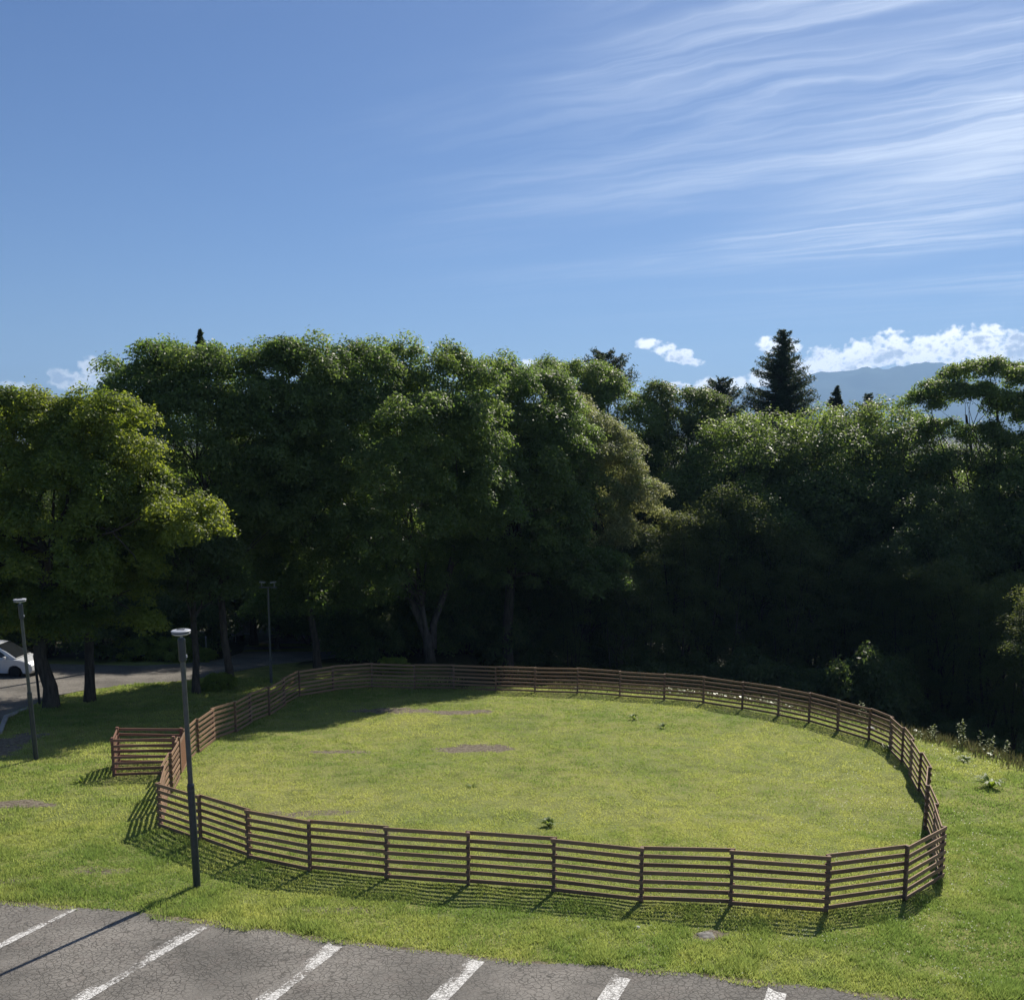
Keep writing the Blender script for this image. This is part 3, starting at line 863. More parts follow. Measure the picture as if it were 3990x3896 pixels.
def crown_points(r, lobes, clump_r, density=1.0, leaves=420, core=.25, droop=.35):
    """lobes: (center xyz, radii xyz, tint). Clumps of leaves over each lobe's surface; returns leaf centres, normals, tint, clump centres"""
    Cs = []; Ns = []; Ts = []; CC = []
    for li, (c, rad, tn) in enumerate(lobes):
        c = np.array(c); rad = np.array(rad)
        seedx = r.uniform(0, 50)
        area = 4 * pi * ((rad[0] * rad[1]) ** 1.6 / 3 + (rad[0] * rad[2]) ** 1.6 / 3 + (rad[1] * rad[2]) ** 1.6 / 3) ** (1 / 1.6)
        nc = max(5, int(area / (clump_r ** 2) * .62 * density))
        D = rand_dirs(r, nc)
        D[:, 2] = np.where(D[:, 2] < -.55, -D[:, 2], D[:, 2])
        inner = r.random(nc) < core
        lump = (vnoise(D[:, 0] * 2.6 + seedx, D[:, 2] * 2.6 + D[:, 1] * 1.7) - .5) * .60
        rr_ = np.where(inner, r.uniform(.45, .8, nc), r.uniform(.84, 1.04, nc) + lump)
        P = c + D * rad * rr_[:, None]
        # drop clumps deep inside the other lobes
        keep = np.ones(nc, bool)
        for lj, (c2, rad2, _) in enumerate(lobes):
            if lj != li: keep &= (((P - np.array(c2)) / np.array(rad2)) ** 2).sum(1) > .5
        P = P[keep]; D = D[keep]
        for p, d in zip(P, D):
            cr = clump_r * r.uniform(.6, 1.3); nl = int(leaves * (cr / clump_r) ** 2 * r.uniform(.75, 1.15))
            e = rand_dirs(r, nl); e[:, 2] = np.where(e[:, 2] < -.35, -e[:, 2], e[:, 2])
            q = r.random(nl) ** .36 * np.where(r.random(nl) < .10, 1.4, 1.0)
            off = e * (q * cr)[:, None] * np.array((1.0, 1.0, .68))
            hr = np.hypot(off[:, 0], off[:, 1])
            off[:, 2] -= droop * hr ** 2 / cr
            off += r.normal(size=off.shape) * .06 * cr
            Cs.append(p + off)
            nn = e * .55 + np.array((0, 0, .55)) + d * .25 + r.normal(size=off.shape) * .55
            Ns.append(nn / np.linalg.norm(nn, axis=1, keepdims=True))
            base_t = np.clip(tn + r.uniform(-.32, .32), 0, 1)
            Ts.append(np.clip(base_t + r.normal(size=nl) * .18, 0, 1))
            CC.append(p)
    return np.concatenate(Cs), np.concatenate(Ns), np.concatenate(Ts), np.array(CC)


def make_limbs(mb, r, base, fork_h, top, targets, r0, nl=16, bends=.35):
    """trunk from base to fork, then limbs to some clump centres"""
    base = np.array(base, float); fork = np.array(fork_h, float); top = np.array(top, float)
    m1 = (base + fork) / 2 + r.normal(size=3) * (.12, .12, 0)
    flare = [base + (0, 0, -.5), base + (0, 0, .05), base * .8 + fork * .2, m1, fork]
    mb.tube(flare, [r0 * 1.5, r0 * 1.28, r0 * 1.0, r0 * .88, r0 * .8], 12)
    pts = [fork + (top - fork) * k / 4 + (r.normal(size=3) * bends * (k > 0)) for k in range(5)]
    mb.tube(pts, [r0 * .78, r0 * .55, r0 * .38, r0 * .22, r0 * .08], 9)
    sel = targets[r.choice(len(targets), min(nl, len(targets)), replace=False)]
    for s in sel:
        k = r.integers(0, 3); a = pts[k]; s = np.array(s)
        L = np.linalg.norm(s - a)
        mid = a * .5 + s * .5 + np.array((0, 0, -.06 * L)) + r.normal(size=3) * .08 * L
        q = a * .8 + s * .2 + np.array((0, 0, .02 * L))
        rb = r0 * (.42, .34, .24)[k]
        mb.tube([a, q, mid, s], [rb, rb * .75, rb * .45, rb * .12], 6, cap=False)
        for _ in range(2):
            e = mid + (s - mid) * r.uniform(.1, .5) + r.normal(size=3) * (.16 * L)
            mb.tube([mid, (mid + e) / 2 + r.normal(size=3) * .05 * L, e], [rb * .38, rb * .25, rb * .05], 5, cap=False)


TREE_SEED = [100]


def tree_mesh_parts(lobes_w, base, trunk_r, leaf=(.17, .095), clump_r=1.0, density=1.0, leaves=420, fork=.35, nl=16, core=.25, droop=.35, extra=None):
    TREE_SEED[0] += 1; r = np.random.default_rng(TREE_SEED[0])
    clump_r *= .80; leaves = int(leaves * .60); core = core * .6; density *= .98
    base = np.array(base, float)
    lobes = [(np.array(c) - base, rad, tn) for c, rad, tn in lobes_w]
    C, N, T, CC = crown_points(r, lobes, clump_r, density, leaves, core, droop)
    V, F, tint = leaf_faces(r, C, N, leaf[0], leaf[1], T)
    topz = max(c[2] + rd[2] * .3 for c, rd, _ in lobes)
    mc = np.mean([c for c, _, _ in lobes], axis=0)
    mb = MB(); make_limbs(mb, r, (0, 0, 0), (mc[0] * .15, mc[1] * .15, topz * fork), (mc[0] * .8, mc[1] * .8, topz), CC, trunk_r, nl)
    if extra: extra(mb, r, CC)
    return (V, F, tint), mb


def plant_tree(kind, label, lobes_w, base, trunk_r, lmat, bmat=None, group=None, **kw):
    (V, F, tint), mb = tree_mesh_parts(lobes_w, base, trunk_r, **kw)
    t = empty(kind, tuple(float(q) for q in base), label, 'tree', group)
    o = np_mesh('crown', V, F, lmat, t, attrs={'tint': tint})
    mb.build('trunk', bmat or M_BARK, t, smooth=True)
    return t


def copy_tree(src, loc, rz, sc, label, group):
    r = src.copy(); COL.objects.link(r); r.location = loc; r.rotation_euler = (0, 0, rz); r.scale = sc
    r['label'] = label; r['group'] = group
    for ch in src.children:
        c = ch.copy(); COL.objects.link(c); c.parent = r
    return r


def L(u, v, ru, rv, d, tn=.5, depth=.85, dd=0.0):  # tn: leaf tint, set darker on low lobes as painted crown shade
    """ellipsoid lobe from its extent in the photograph's units at distance d"""
    d2 = d + dd; c = ray_pt(u, v, d2); k = d2 / 1984.6
    rx, rz = ru * k, rv * k
    return (c, (rx, max(rx * depth, rz * .6), rz), tn)


# T1: bright maple in front on the left
b1 = (-19.55, 43.0, gz(-19.55, 43.0))
d = 43.5
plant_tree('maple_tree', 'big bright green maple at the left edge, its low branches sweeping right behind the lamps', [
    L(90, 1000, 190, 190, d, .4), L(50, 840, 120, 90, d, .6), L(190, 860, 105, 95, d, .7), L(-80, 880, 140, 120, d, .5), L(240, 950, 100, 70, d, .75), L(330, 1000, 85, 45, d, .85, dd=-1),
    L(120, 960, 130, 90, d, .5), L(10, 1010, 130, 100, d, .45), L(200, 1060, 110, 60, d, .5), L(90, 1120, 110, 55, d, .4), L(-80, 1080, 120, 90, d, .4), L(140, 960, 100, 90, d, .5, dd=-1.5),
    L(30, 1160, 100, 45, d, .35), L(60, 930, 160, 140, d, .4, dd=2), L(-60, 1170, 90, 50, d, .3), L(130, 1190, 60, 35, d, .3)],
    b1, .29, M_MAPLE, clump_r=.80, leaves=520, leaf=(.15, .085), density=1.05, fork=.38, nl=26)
b1b = (-18.69, 44.9, gz(-18.69, 44.9))
plant_tree('maple_tree', 'smaller maple with an ivy-dark trunk just right of the leftmost big trunk', [
    L(200, 1000, 100, 70, 45.5, .45), L(240, 1110, 70, 50, 45.5, .4), L(160, 1110, 70, 50, 45.5, .35), L(275, 1178, 34, 26, 44.5, .95, dd=-1)],  # last lobe tinted bright, a sunlit patch put into its leaf colour
    b1b, .22, M_MAPLE, clump_r=.75, leaves=480, leaf=(.15, .085), fork=.5, nl=10)

# T2: darker tall trees behind it
b2 = (-13.41, 48.48, gz(-13.41, 48.48)); d = 51
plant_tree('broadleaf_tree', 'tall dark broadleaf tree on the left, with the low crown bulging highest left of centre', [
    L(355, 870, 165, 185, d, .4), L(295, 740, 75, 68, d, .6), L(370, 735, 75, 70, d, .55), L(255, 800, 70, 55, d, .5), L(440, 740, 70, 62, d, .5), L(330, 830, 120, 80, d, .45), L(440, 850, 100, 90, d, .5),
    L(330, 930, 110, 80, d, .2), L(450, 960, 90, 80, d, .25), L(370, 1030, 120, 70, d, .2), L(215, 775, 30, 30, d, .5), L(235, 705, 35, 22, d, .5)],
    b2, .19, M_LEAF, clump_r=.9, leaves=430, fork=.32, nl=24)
b2b = (-14.61, 46.98, gz(-14.61, 46.98))
plant_tree('broadleaf_tree', 'slender-trunked broadleaf tree right behind the near lamp post, third trunk from the left', [
    L(370, 1060, 85, 60, 48, .2), L(410, 1110, 60, 38, 48, .2), L(320, 1100, 70, 45, 48, .2)],
    b2b, .17, M_LEAFD, clump_r=.85, leaves=380, fork=.5, nl=10)
d = 52
b2c = (-10.6, 55.5, gz(-10.6, 55.5))
plant_tree('broadleaf_tree', 'dark rounded tree filling the skyline between the left tree and the big central one', [
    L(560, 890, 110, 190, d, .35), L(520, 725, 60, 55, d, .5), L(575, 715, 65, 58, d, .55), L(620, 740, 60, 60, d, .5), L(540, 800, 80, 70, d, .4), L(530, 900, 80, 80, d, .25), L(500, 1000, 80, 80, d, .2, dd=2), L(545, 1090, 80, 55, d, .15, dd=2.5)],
    b2c, .2, M_LEAF, clump_r=.9, leaves=400, fork=.4, nl=14)

# T3: the big central tree
b3 = (-4.6, 57.9, gz(-4.6, 57.9)); d = 54.5


def fork3(mb, r, CC):
    # two leaning stems as in the photo
    k = 57.5 / 1984.6
    for pts, rad in (([(0, 0, -.3), (-.2, -.1, 1.5), (-.9, -.3, 3.3), (-1.35, -.4, 5.2), (-1.7, -.3, 7.0)], [.36, .27, .22, .18, .13]),
                     ([(0.1, 0, .8), (.15, .1, 2.2), (.9, .2, 4.2), (1.3, .3, 6.4), (2.0, .4, 8.4)], [.26, .2, .16, .12, .08])):
        mb.tube([np.array(p, float) for p in pts], rad, 10)


plant_tree('broadleaf_tree', 'largest central tree with a forked pale leaning trunk behind the far fence', [
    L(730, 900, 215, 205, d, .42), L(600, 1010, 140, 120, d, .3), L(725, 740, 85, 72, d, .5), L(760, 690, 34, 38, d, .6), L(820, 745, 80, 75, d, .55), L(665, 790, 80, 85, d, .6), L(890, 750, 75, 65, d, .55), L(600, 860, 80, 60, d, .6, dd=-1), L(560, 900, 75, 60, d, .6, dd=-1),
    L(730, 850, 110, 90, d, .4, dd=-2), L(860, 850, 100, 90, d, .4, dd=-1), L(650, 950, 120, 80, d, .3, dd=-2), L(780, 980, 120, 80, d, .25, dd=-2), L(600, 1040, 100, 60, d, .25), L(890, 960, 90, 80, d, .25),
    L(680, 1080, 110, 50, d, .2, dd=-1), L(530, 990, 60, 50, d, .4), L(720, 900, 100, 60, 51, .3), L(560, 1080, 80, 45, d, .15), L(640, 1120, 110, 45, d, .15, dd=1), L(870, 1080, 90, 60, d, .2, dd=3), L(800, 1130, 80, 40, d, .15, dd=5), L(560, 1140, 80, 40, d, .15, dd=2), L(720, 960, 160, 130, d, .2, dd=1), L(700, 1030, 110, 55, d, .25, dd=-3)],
    b3, .17, M_LEAF, bmat=M_BARK_PALE, clump_r=.95, leaves=430, fork=.2, nl=30, extra=fork3)

# T4: flowering tree right of centre
b4 = (4.6, 64, gz(4.6, 64)); d = 63
plant_tree('flowering_tree', 'tree right of centre with cream-tinged blossom on its right shoulder', [
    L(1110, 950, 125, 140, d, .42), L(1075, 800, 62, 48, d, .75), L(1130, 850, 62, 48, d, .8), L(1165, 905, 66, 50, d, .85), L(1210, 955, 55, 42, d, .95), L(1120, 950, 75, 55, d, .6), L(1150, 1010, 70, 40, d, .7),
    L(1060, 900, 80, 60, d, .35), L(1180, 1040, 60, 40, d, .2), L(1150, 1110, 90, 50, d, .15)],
    b4, .3, M_FLOW, clump_r=.8, leaves=430, fork=.4, nl=14, leaf=(.16, .07))
b4b = (-.2, 60.5, gz(-.2, 60.5)); d = 59.5
plant_tree('broadleaf_tree', 'mid-green rounded tree joining the central tree to the flowering one', [
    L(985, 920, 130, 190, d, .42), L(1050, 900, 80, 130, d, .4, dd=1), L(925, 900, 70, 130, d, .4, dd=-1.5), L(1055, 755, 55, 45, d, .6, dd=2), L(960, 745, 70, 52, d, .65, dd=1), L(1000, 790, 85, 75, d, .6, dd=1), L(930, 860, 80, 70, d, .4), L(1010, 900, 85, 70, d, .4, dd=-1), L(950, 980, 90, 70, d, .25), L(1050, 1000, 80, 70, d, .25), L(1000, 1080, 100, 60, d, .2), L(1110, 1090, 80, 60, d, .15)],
    b4b, .34, M_LEAF, clump_r=.9, leaves=400, fork=.4, nl=14)
d = 73
b5 = (7.2, 74.0, gz(7.2, 74.0))
plant_tree('broadleaf_tree', 'yellowish green tree behind the blossom tree, below the small pine top', [
    L(1050, 722, 60, 32, d, .7), L(1110, 735, 60, 38, d, .7), L(1160, 770, 62, 50, d, .7), L(1205, 815, 60, 55, d, .65), L(1245, 845, 40, 42, d, .6), L(1200, 890, 60, 50, d, .4), L(1130, 790, 60, 50, d, .6)],
    b5, .32, M_LEAF, clump_r=.9, leaves=400, fork=.45, nl=12)
d = 74
b6 = (12.0, 76.0, gz(12.0, 76.0))
plant_tree('broadleaf_tree', 'dark tall tree right of the blossom tree, between it and the even woodland', [
    L(1262, 765, 38, 34, d, .45), L(1300, 785, 50, 42, d, .4), L(1350, 790, 50, 40, d, .4), L(1300, 850, 80, 70, d, .3), L(1370, 860, 70, 65, d, .35), L(1290, 950, 80, 80, d, .1), L(1370, 970, 80, 80, d, .1), L(1300, 1060, 90, 70, d, .1), L(1330, 1150, 100, 60, d, .1)],
    b6, .34, M_LEAFD, clump_r=.95, leaves=420, fork=.35, nl=16)

# T7: open umbrella-like tree at the right edge with several stems
d = 66
b7 = ray_pt(1872, 1300, d); b7[2] = gz(b7[0], b7[1])


def stems7(mb, r, CC):
    def P(u, v, dd=0):
        p = ray_pt(u, v, d + dd); return p - b7
    for chain, r0 in (([P(1830, 1240), P(1825, 1120), P(1832, 1010), P(1812, 900), P(1770, 850)], .17), ([P(1862, 1260, 1), P(1858, 1100, 1), P(1862, 960, 1), P(1850, 860, 1), P(1840, 790, 1)], .19),
                      ([P(1884, 1260), P(1880, 1100), P(1884, 980), P(1905, 860), P(1900, 790)], .18), ([P(1905, 1240, 1), P(1912, 1060, 1), P(1920, 940, 1), P(1935, 840, 1)], .17),
                      ([P(1832, 1010), P(1795, 930), P(1770, 880)], .09), ([P(1935, 1220), P(1945, 1040), P(1950, 900)], .18)):
        mb.tube(chain, list(np.linspace(r0, r0 * .3, len(chain))), 8)


plant_tree('spreading_tree', 'open flat-topped tree at the right edge, showing several thin dark stems', [
    L(1790, 745, 50, 16, d, .75), L(1840, 712, 42, 15, d, .8), L(1890, 706, 46, 17, d, .8), L(1950, 722, 46, 22, d, .7), L(1752, 768, 34, 13, d, .7), L(1850, 752, 70, 15, d, .7), L(1935, 775, 55, 22, d, .5),
    L(1790, 822, 48, 20, d, .4, dd=1.5), L(1880, 835, 55, 24, d, .4), L(1945, 850, 40, 26, d, .4), L(1820, 885, 46, 20, d, .35, dd=-1), L(1905, 905, 50, 24, d, .35), L(1765, 890, 28, 16, d, .4), L(1860, 960, 44, 22, d, .3), L(1930, 985, 44, 26, d, .3), L(1990, 800, 50, 60, d, .5)],
    b7, .2, M_LEAF, clump_r=.75, leaves=330, fork=.5, nl=18, extra=stems7, core=.1)

# shared woodland trees: three models, copied
def model_tree(kind, seed, Hh, rad, lmat, label, leaves=430, leaf=(.18, .10), clump_r=.95, low=.3, tn=.4):
    r = random.Random(seed); lobes = []
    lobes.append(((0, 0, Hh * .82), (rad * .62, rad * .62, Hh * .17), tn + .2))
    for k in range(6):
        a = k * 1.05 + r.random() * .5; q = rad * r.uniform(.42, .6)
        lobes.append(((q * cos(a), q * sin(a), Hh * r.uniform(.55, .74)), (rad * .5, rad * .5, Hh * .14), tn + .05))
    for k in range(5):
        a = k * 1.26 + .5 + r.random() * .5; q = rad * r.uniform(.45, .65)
        lobes.append(((q * cos(a), q * sin(a), Hh * r.uniform(low, low + .18)), (rad * .46, rad * .46, Hh * .12), tn - .15))  # low lobes tinted darker, shade under the crown put into the colour
    return plant_tree(kind, label, lobes, (0, 0, 0), Hh * .017, lmat, leaves=int(leaves * .62), leaf=leaf, clump_r=clump_r * 1.15, nl=18, fork=.3, core=.3, density=.95)


WOOD = 'woodland trees along the back of the lawn'
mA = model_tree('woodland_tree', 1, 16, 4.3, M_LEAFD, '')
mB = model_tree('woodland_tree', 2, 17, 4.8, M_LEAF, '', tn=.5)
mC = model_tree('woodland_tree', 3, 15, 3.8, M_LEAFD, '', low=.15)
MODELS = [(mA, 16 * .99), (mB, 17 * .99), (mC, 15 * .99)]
used = [0, 0, 0]


def wood(u, vtop, d, k, label, wide=1.0, group=WOOD):
    p = ray_pt(u, vtop, d); z0 = gz(p[0], p[1]); H_ = p[2] - z0
    src, h0 = MODELS[k]; s = H_ / h0; loc = (float(p[0]), float(p[1]), z0); sc = (s * wide, s * wide, s)
    rz = random.uniform(0, 6.28)
    if not used[k]:
        used[k] = 1; src.location = loc; src.rotation_euler = (0, 0, rz); src.scale = sc; src['label'] = label; src['group'] = group; return src
    return copy_tree(src, loc, rz, sc, label, group)


ROW = [  # photo column, top row, distance, model
    (1420, 800, 70, 1, 'even-topped woodland tree directly below the big dark conifer'),
    (1490, 812, 72, 0, 'woodland tree just right below the big dark conifer'),
    (1560, 790, 71, 1, 'woodland tree under the taller of the two small spired conifers'),
    (1625, 800, 73, 2, 'woodland tree between the two small spired conifers and below them'),
    (1690, 778, 71, 1, 'rounded pale-topped woodland tree in front of the blue mountain'),
    (1745, 840, 69, 2, 'low woodland tree at the foot of the flat-topped right-hand tree'),
    (1800, 930, 62, 0, 'dark woodland tree beneath the flat-topped tree'),
    (1960, 850, 64, 1, 'woodland tree cut by the right edge of the view'),
]
for a in ROW: wood(*a)
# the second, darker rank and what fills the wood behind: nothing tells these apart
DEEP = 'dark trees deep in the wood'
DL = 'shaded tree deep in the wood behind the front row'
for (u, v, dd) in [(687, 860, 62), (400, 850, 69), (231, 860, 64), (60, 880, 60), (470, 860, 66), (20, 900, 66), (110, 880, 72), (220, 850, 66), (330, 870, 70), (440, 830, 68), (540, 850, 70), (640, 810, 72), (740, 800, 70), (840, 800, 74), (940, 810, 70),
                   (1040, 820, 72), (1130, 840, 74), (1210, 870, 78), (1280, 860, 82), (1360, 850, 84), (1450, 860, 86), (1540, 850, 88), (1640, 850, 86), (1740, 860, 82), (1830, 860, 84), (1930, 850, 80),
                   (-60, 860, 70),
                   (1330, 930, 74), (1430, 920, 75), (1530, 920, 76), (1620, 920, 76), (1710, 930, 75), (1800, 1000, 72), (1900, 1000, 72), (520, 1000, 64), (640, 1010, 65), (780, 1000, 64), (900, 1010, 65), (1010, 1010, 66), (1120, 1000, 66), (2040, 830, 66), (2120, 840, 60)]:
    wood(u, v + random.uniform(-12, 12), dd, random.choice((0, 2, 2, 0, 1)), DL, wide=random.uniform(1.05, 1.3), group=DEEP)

def slender_model(seed, Hh):
    r = random.Random(seed); lobes = []
    for k in range(13):
        f = .26 + .72 * k / 12; a = r.random() * 6.28; q = r.uniform(.2, 1.5) * (1.1 - .5 * f)
        rr1 = r.uniform(.75, 1.25) * (1.25 - .45 * abs(f - .65))
        lobes.append(((q * cos(a), q * sin(a), Hh * f), (rr1, rr1, rr1 * .75), .35 + .35 * f))
    def stems(mb, r2, CC):
        for q in range(3):
            a = q * 2.1 + seed; top = np.array((1.1 * cos(a), 1.1 * sin(a), Hh * (.9 - .12 * q)))
            mb.tube([(0, 0, -.4), (.25 * cos(a), .25 * sin(a), Hh * .22), top * .55 + r2.normal(size=3) * .12, top], [.11, .085, .06, .015], 7)
    return plant_tree('slender_tree', '', lobes, (0, 0, 0), .12, M_SLEN, leaves=330, leaf=(.12, .065), clump_r=.85, nl=16, fork=.3, core=.5, density=.7, extra=stems)


MODELS += [(slender_model(5, 13), 13 * 1.02), (slender_model(6, 12), 12 * 1.02)]
used += [0, 0]
SL = 'slender several-stemmed tree in the front of the right-hand wood'
for i, (u, v, dd) in enumerate([(1300, 985, 64), (1352, 950, 65), (1405, 1080, 64), (1448, 990, 66), (1500, 1090, 63), (1545, 1030, 64), (1590, 1110, 63), (1640, 1060, 63), (1685, 1110, 61), (1730, 1080, 60), (1775, 1130, 58),
                                (1820, 1090, 57), (1862, 1150, 55), (1900, 1110, 54), (1945, 1160, 52), (1990, 1110, 50), (1240, 1060, 62), (1180, 1090, 61), (1090, 1100, 61)]):
    wood(u, v, dd, 3 + i % 2, SL if u > 1250 else 'slender tree standing in the gap below the blossom tree', wide=random.uniform(1.0, 1.25), group='slender trees along the front of the right-hand wood' if u > 1250 else 'slender trees below the blossom tree')

# conifers
def conifer(kind, label, u, vtop, d, halfw_u, vbase, whorls=26, up=.12, dens=1.0, crooked=0.0, ragged=.25, lean=0.0, pw=.85):
    TREE_SEED[0] += 1; r = np.random.default_rng(TREE_SEED[0])
    top = ray_pt(u, vtop, d); z0 = gz(top[0], top[1]); Ht = top[2] - z0; k = d / 1984.6
    vis = (vbase - vtop) * k; Rm = halfw_u * k
    C = []; N = []; T = []; mb = MB()
    mb.tube([(0, 0, -.5), (lean * .3, 0, Ht * .5), (lean, 0, Ht)], [Ht * .018, Ht * .011, .02], 8)
    for i in range(whorls):
        t = (i + .5) / whorls; z = Ht - vis * t ** 1.05
        R_ = Rm * (.06 + .94 * t ** pw)
        nb = 5 + int(4 * t)
        for j in range(nb):
            a = r.uniform(0, 2 * pi); Lb = R_ * r.uniform(1 - ragged * 1.6, 1 + ragged * .6)
            dirv = np.array((cos(a), sin(a), 0))
            n = max(10, int(60 * Lb * dens))
            s = r.random(n) ** .7
            curve = -.28 * s + up * 2.2 * s ** 2
            P = np.array((lean * (z / Ht), 0, z)) + dirv * (s * Lb)[:, None] + np.array((0, 0, 1)) * (curve * Lb)[:, None]
            side_ = np.cross(dirv, (0, 0, 1)); sp = (.30 * Lb * (1 - s * .7)) * r.normal(size=n) * .55
            P = P + side_ * sp[:, None] + r.normal(size=P.shape) * (.035 * Lb + .03)
            C.append(P); nn = r.normal(size=P.shape) * .6 + (0, 0, .7); N.append(nn / np.linalg.norm(nn, axis=1, keepdims=True)); T.append(np.clip(.35 + r.normal(size=n) * .25 + .3 * s, 0, 1))
            tip = np.array((lean * (z / Ht), 0, z)) + dirv * Lb * .95 + np.array((0, 0, (-.28 + up * 2.2) * Lb))
            mb.tube([(lean * z / Ht, 0, z), tip * .5 + np.array((lean * z / Ht, 0, z)) * .5 + (0, 0, -.06 * Lb), tip], [.035 + .02 * Lb, .02 + .01 * Lb, .008], 4, cap=False)
    C = np.concatenate(C); N = np.concatenate(N); T = np.concatenate(T)
    V, F, tint = leaf_faces(r, C, N, .26, .07, T)
    t_ = empty(kind, (float(top[0] - lean), float(top[1]), z0), label, 'conifer')
    np_mesh('crown', V, F, M_NEEDLE, t_, attrs={'tint': tint}); mb.build('trunk', M_BARK, t_, smooth=True)
    return t_


conifer('conifer_tree', 'biggest dark conifer towering over the wood left of the blue mountain', 1492, 628, 80, 98, 870, whorls=46, up=.22, dens=1.5, ragged=.4, pw=.8)
conifer('conifer_tree', 'ragged small conifer top leaning against the big dark conifer on its left side', 1372, 722, 82, 56, 830, whorls=18, up=.30, dens=1.5, ragged=.4, pw=.5)
conifer('pine_tree', 'open pine top with upswept boughs poking out above the trees right of centre', 1150, 672, 78, 62, 760, whorls=13, up=.36, dens=1.5, ragged=.45, pw=.45)
conifer('conifer_tree', 'taller narrow spired conifer standing against the blue mountain', 1594, 735, 90, 27, 830, whorls=24, up=.26, dens=2.4, ragged=.35, pw=.8)
conifer('conifer_tree', 'shorter narrow conifer against the blue mountain, right of its twin', 1655, 750, 90, 40, 840, whorls=16, up=.24, dens=2.2, ragged=.4, pw=.6)
conifer('conifer_tree', 'tiny conifer spire sticking up from the skyline of the left trees', 381, 628, 62, 15, 700, whorls=20, up=.3, dens=3.2, ragged=.35, pw=.95)

# ------------------------------------------------------------------ understorey
def bush_model(seed, lmat, R_=1.6, Hh=1.7, leaves=330, leaf=(.15, .08), clump_r=.5, tn=.4):
    r = np.random.default_rng(seed)
    lobes = [(np.array((0, 0, Hh * .55)), (R_, R_, Hh * .5), tn), (np.array((R_ * .5, .1, Hh * .45)), (R_ * .6, R_ * .6, Hh * .45), tn), (np.array((-R_ * .5, -.1, Hh * .4)), (R_ * .6, R_ * .6, Hh * .4), tn)]
    C, N, T, CC = crown_points(r, lobes, clump_r, 1.0, leaves, .3, .3)
    V, F, tint = leaf_faces(r, C, N, leaf[0], leaf[1], T)
    t = empty('bush', (0, 0, 0), '', 'bush')
    np_mesh('foliage', V, F, lmat, t, attrs={'tint': tint})
    mb = MB()
    for _ in range(9):
        s = CC[r.integers(len(CC))]; mb.tube([(0, 0, -.2), s * .5 + (0, 0, .1), s], [.04, .025, .008], 5)
    mb.build('stems', M_BARK, t)
    return t


bd1 = bush_model(31, M_LEAFD, 1.8, 2.4, leaves=150, clump_r=.45)
bd2 = bush_model(32, M_LEAF, 1.3, 1.4, leaves=150, clump_r=.38, tn=.5)
bl = bush_model(33, M_WEED, 1.4, 1.5, leaves=130, clump_r=.33, leaf=(.15, .09), tn=.8)
bu = {id(bd1): 0, id(bd2): 0, id(bl): 0}


def bush(src, x, y, s, label, group=None, sz=None):
    loc = (x, y, gz(x, y) - .05); rz = random.uniform(0, 6.28); sc = (s, s, sz or s)
    if not bu[id(src)]:
        bu[id(src)] = 1; o = src; o.location = loc; o.rotation_euler = (0, 0, rz); o.scale = sc
        for c in o.children: pass
    else: o = copy_tree(src, loc, rz, sc, label, '')
    o['label'] = label
    if group: o['group'] = group
    elif 'group' in o: del o['group']
    return o


UND = 'shaded shrubs under the trees'
UL = 'dark shrub in the undergrowth beyond the far fence'
UR = 'dark shrub down in the hollow beyond the right edge of the lawn'
UX = 'dark shrub in the shade on the far side of the road'
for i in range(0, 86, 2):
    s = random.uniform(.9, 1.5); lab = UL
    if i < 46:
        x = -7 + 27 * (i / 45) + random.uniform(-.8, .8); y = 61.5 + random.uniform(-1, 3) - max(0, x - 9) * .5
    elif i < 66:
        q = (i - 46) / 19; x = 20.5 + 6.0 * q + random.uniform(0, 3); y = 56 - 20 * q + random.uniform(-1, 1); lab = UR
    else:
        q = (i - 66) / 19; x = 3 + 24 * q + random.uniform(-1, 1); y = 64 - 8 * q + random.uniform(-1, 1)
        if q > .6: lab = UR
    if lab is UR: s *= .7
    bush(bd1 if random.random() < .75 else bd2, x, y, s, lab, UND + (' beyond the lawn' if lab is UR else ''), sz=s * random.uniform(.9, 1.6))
for (x, y, s, lab) in [(-21.6, 59.0, .9, 'sunlit yellow-green shrub left of a thin trunk across the road'), (-19.4, 58.6, .85, 'sunlit yellow-green shrub right of the thin trunk across the road'),
                       (-17.6, 58.2, .45, 'small sunlit shrub at the road edge beside the slim grey posts'), (-13.9, 47.9, .5, 'small dark-leaved shrub at the foot of the trunk left of the T-shaped lamp')]:
    bush(bl, x, y, s, lab)
for (x, y, s) in [(-24, 60, 1.5), (-27.5, 61, 1.6), (-30, 60, 1.3), (-22.5, 61.5, 1.6), (-19.5, 61.5, 1.5), (-13, 66, 1.4), (-9.5, 61.5, 1.2), (-8, 59, 1.1), (-6.5, 70, 1.6), (-18.5, 72, 1.9), (-14, 75, 2), (-10, 76, 2), (-5, 75, 2)]:
    bush(bd1, x, y, s, UX, UND + ' across the road')

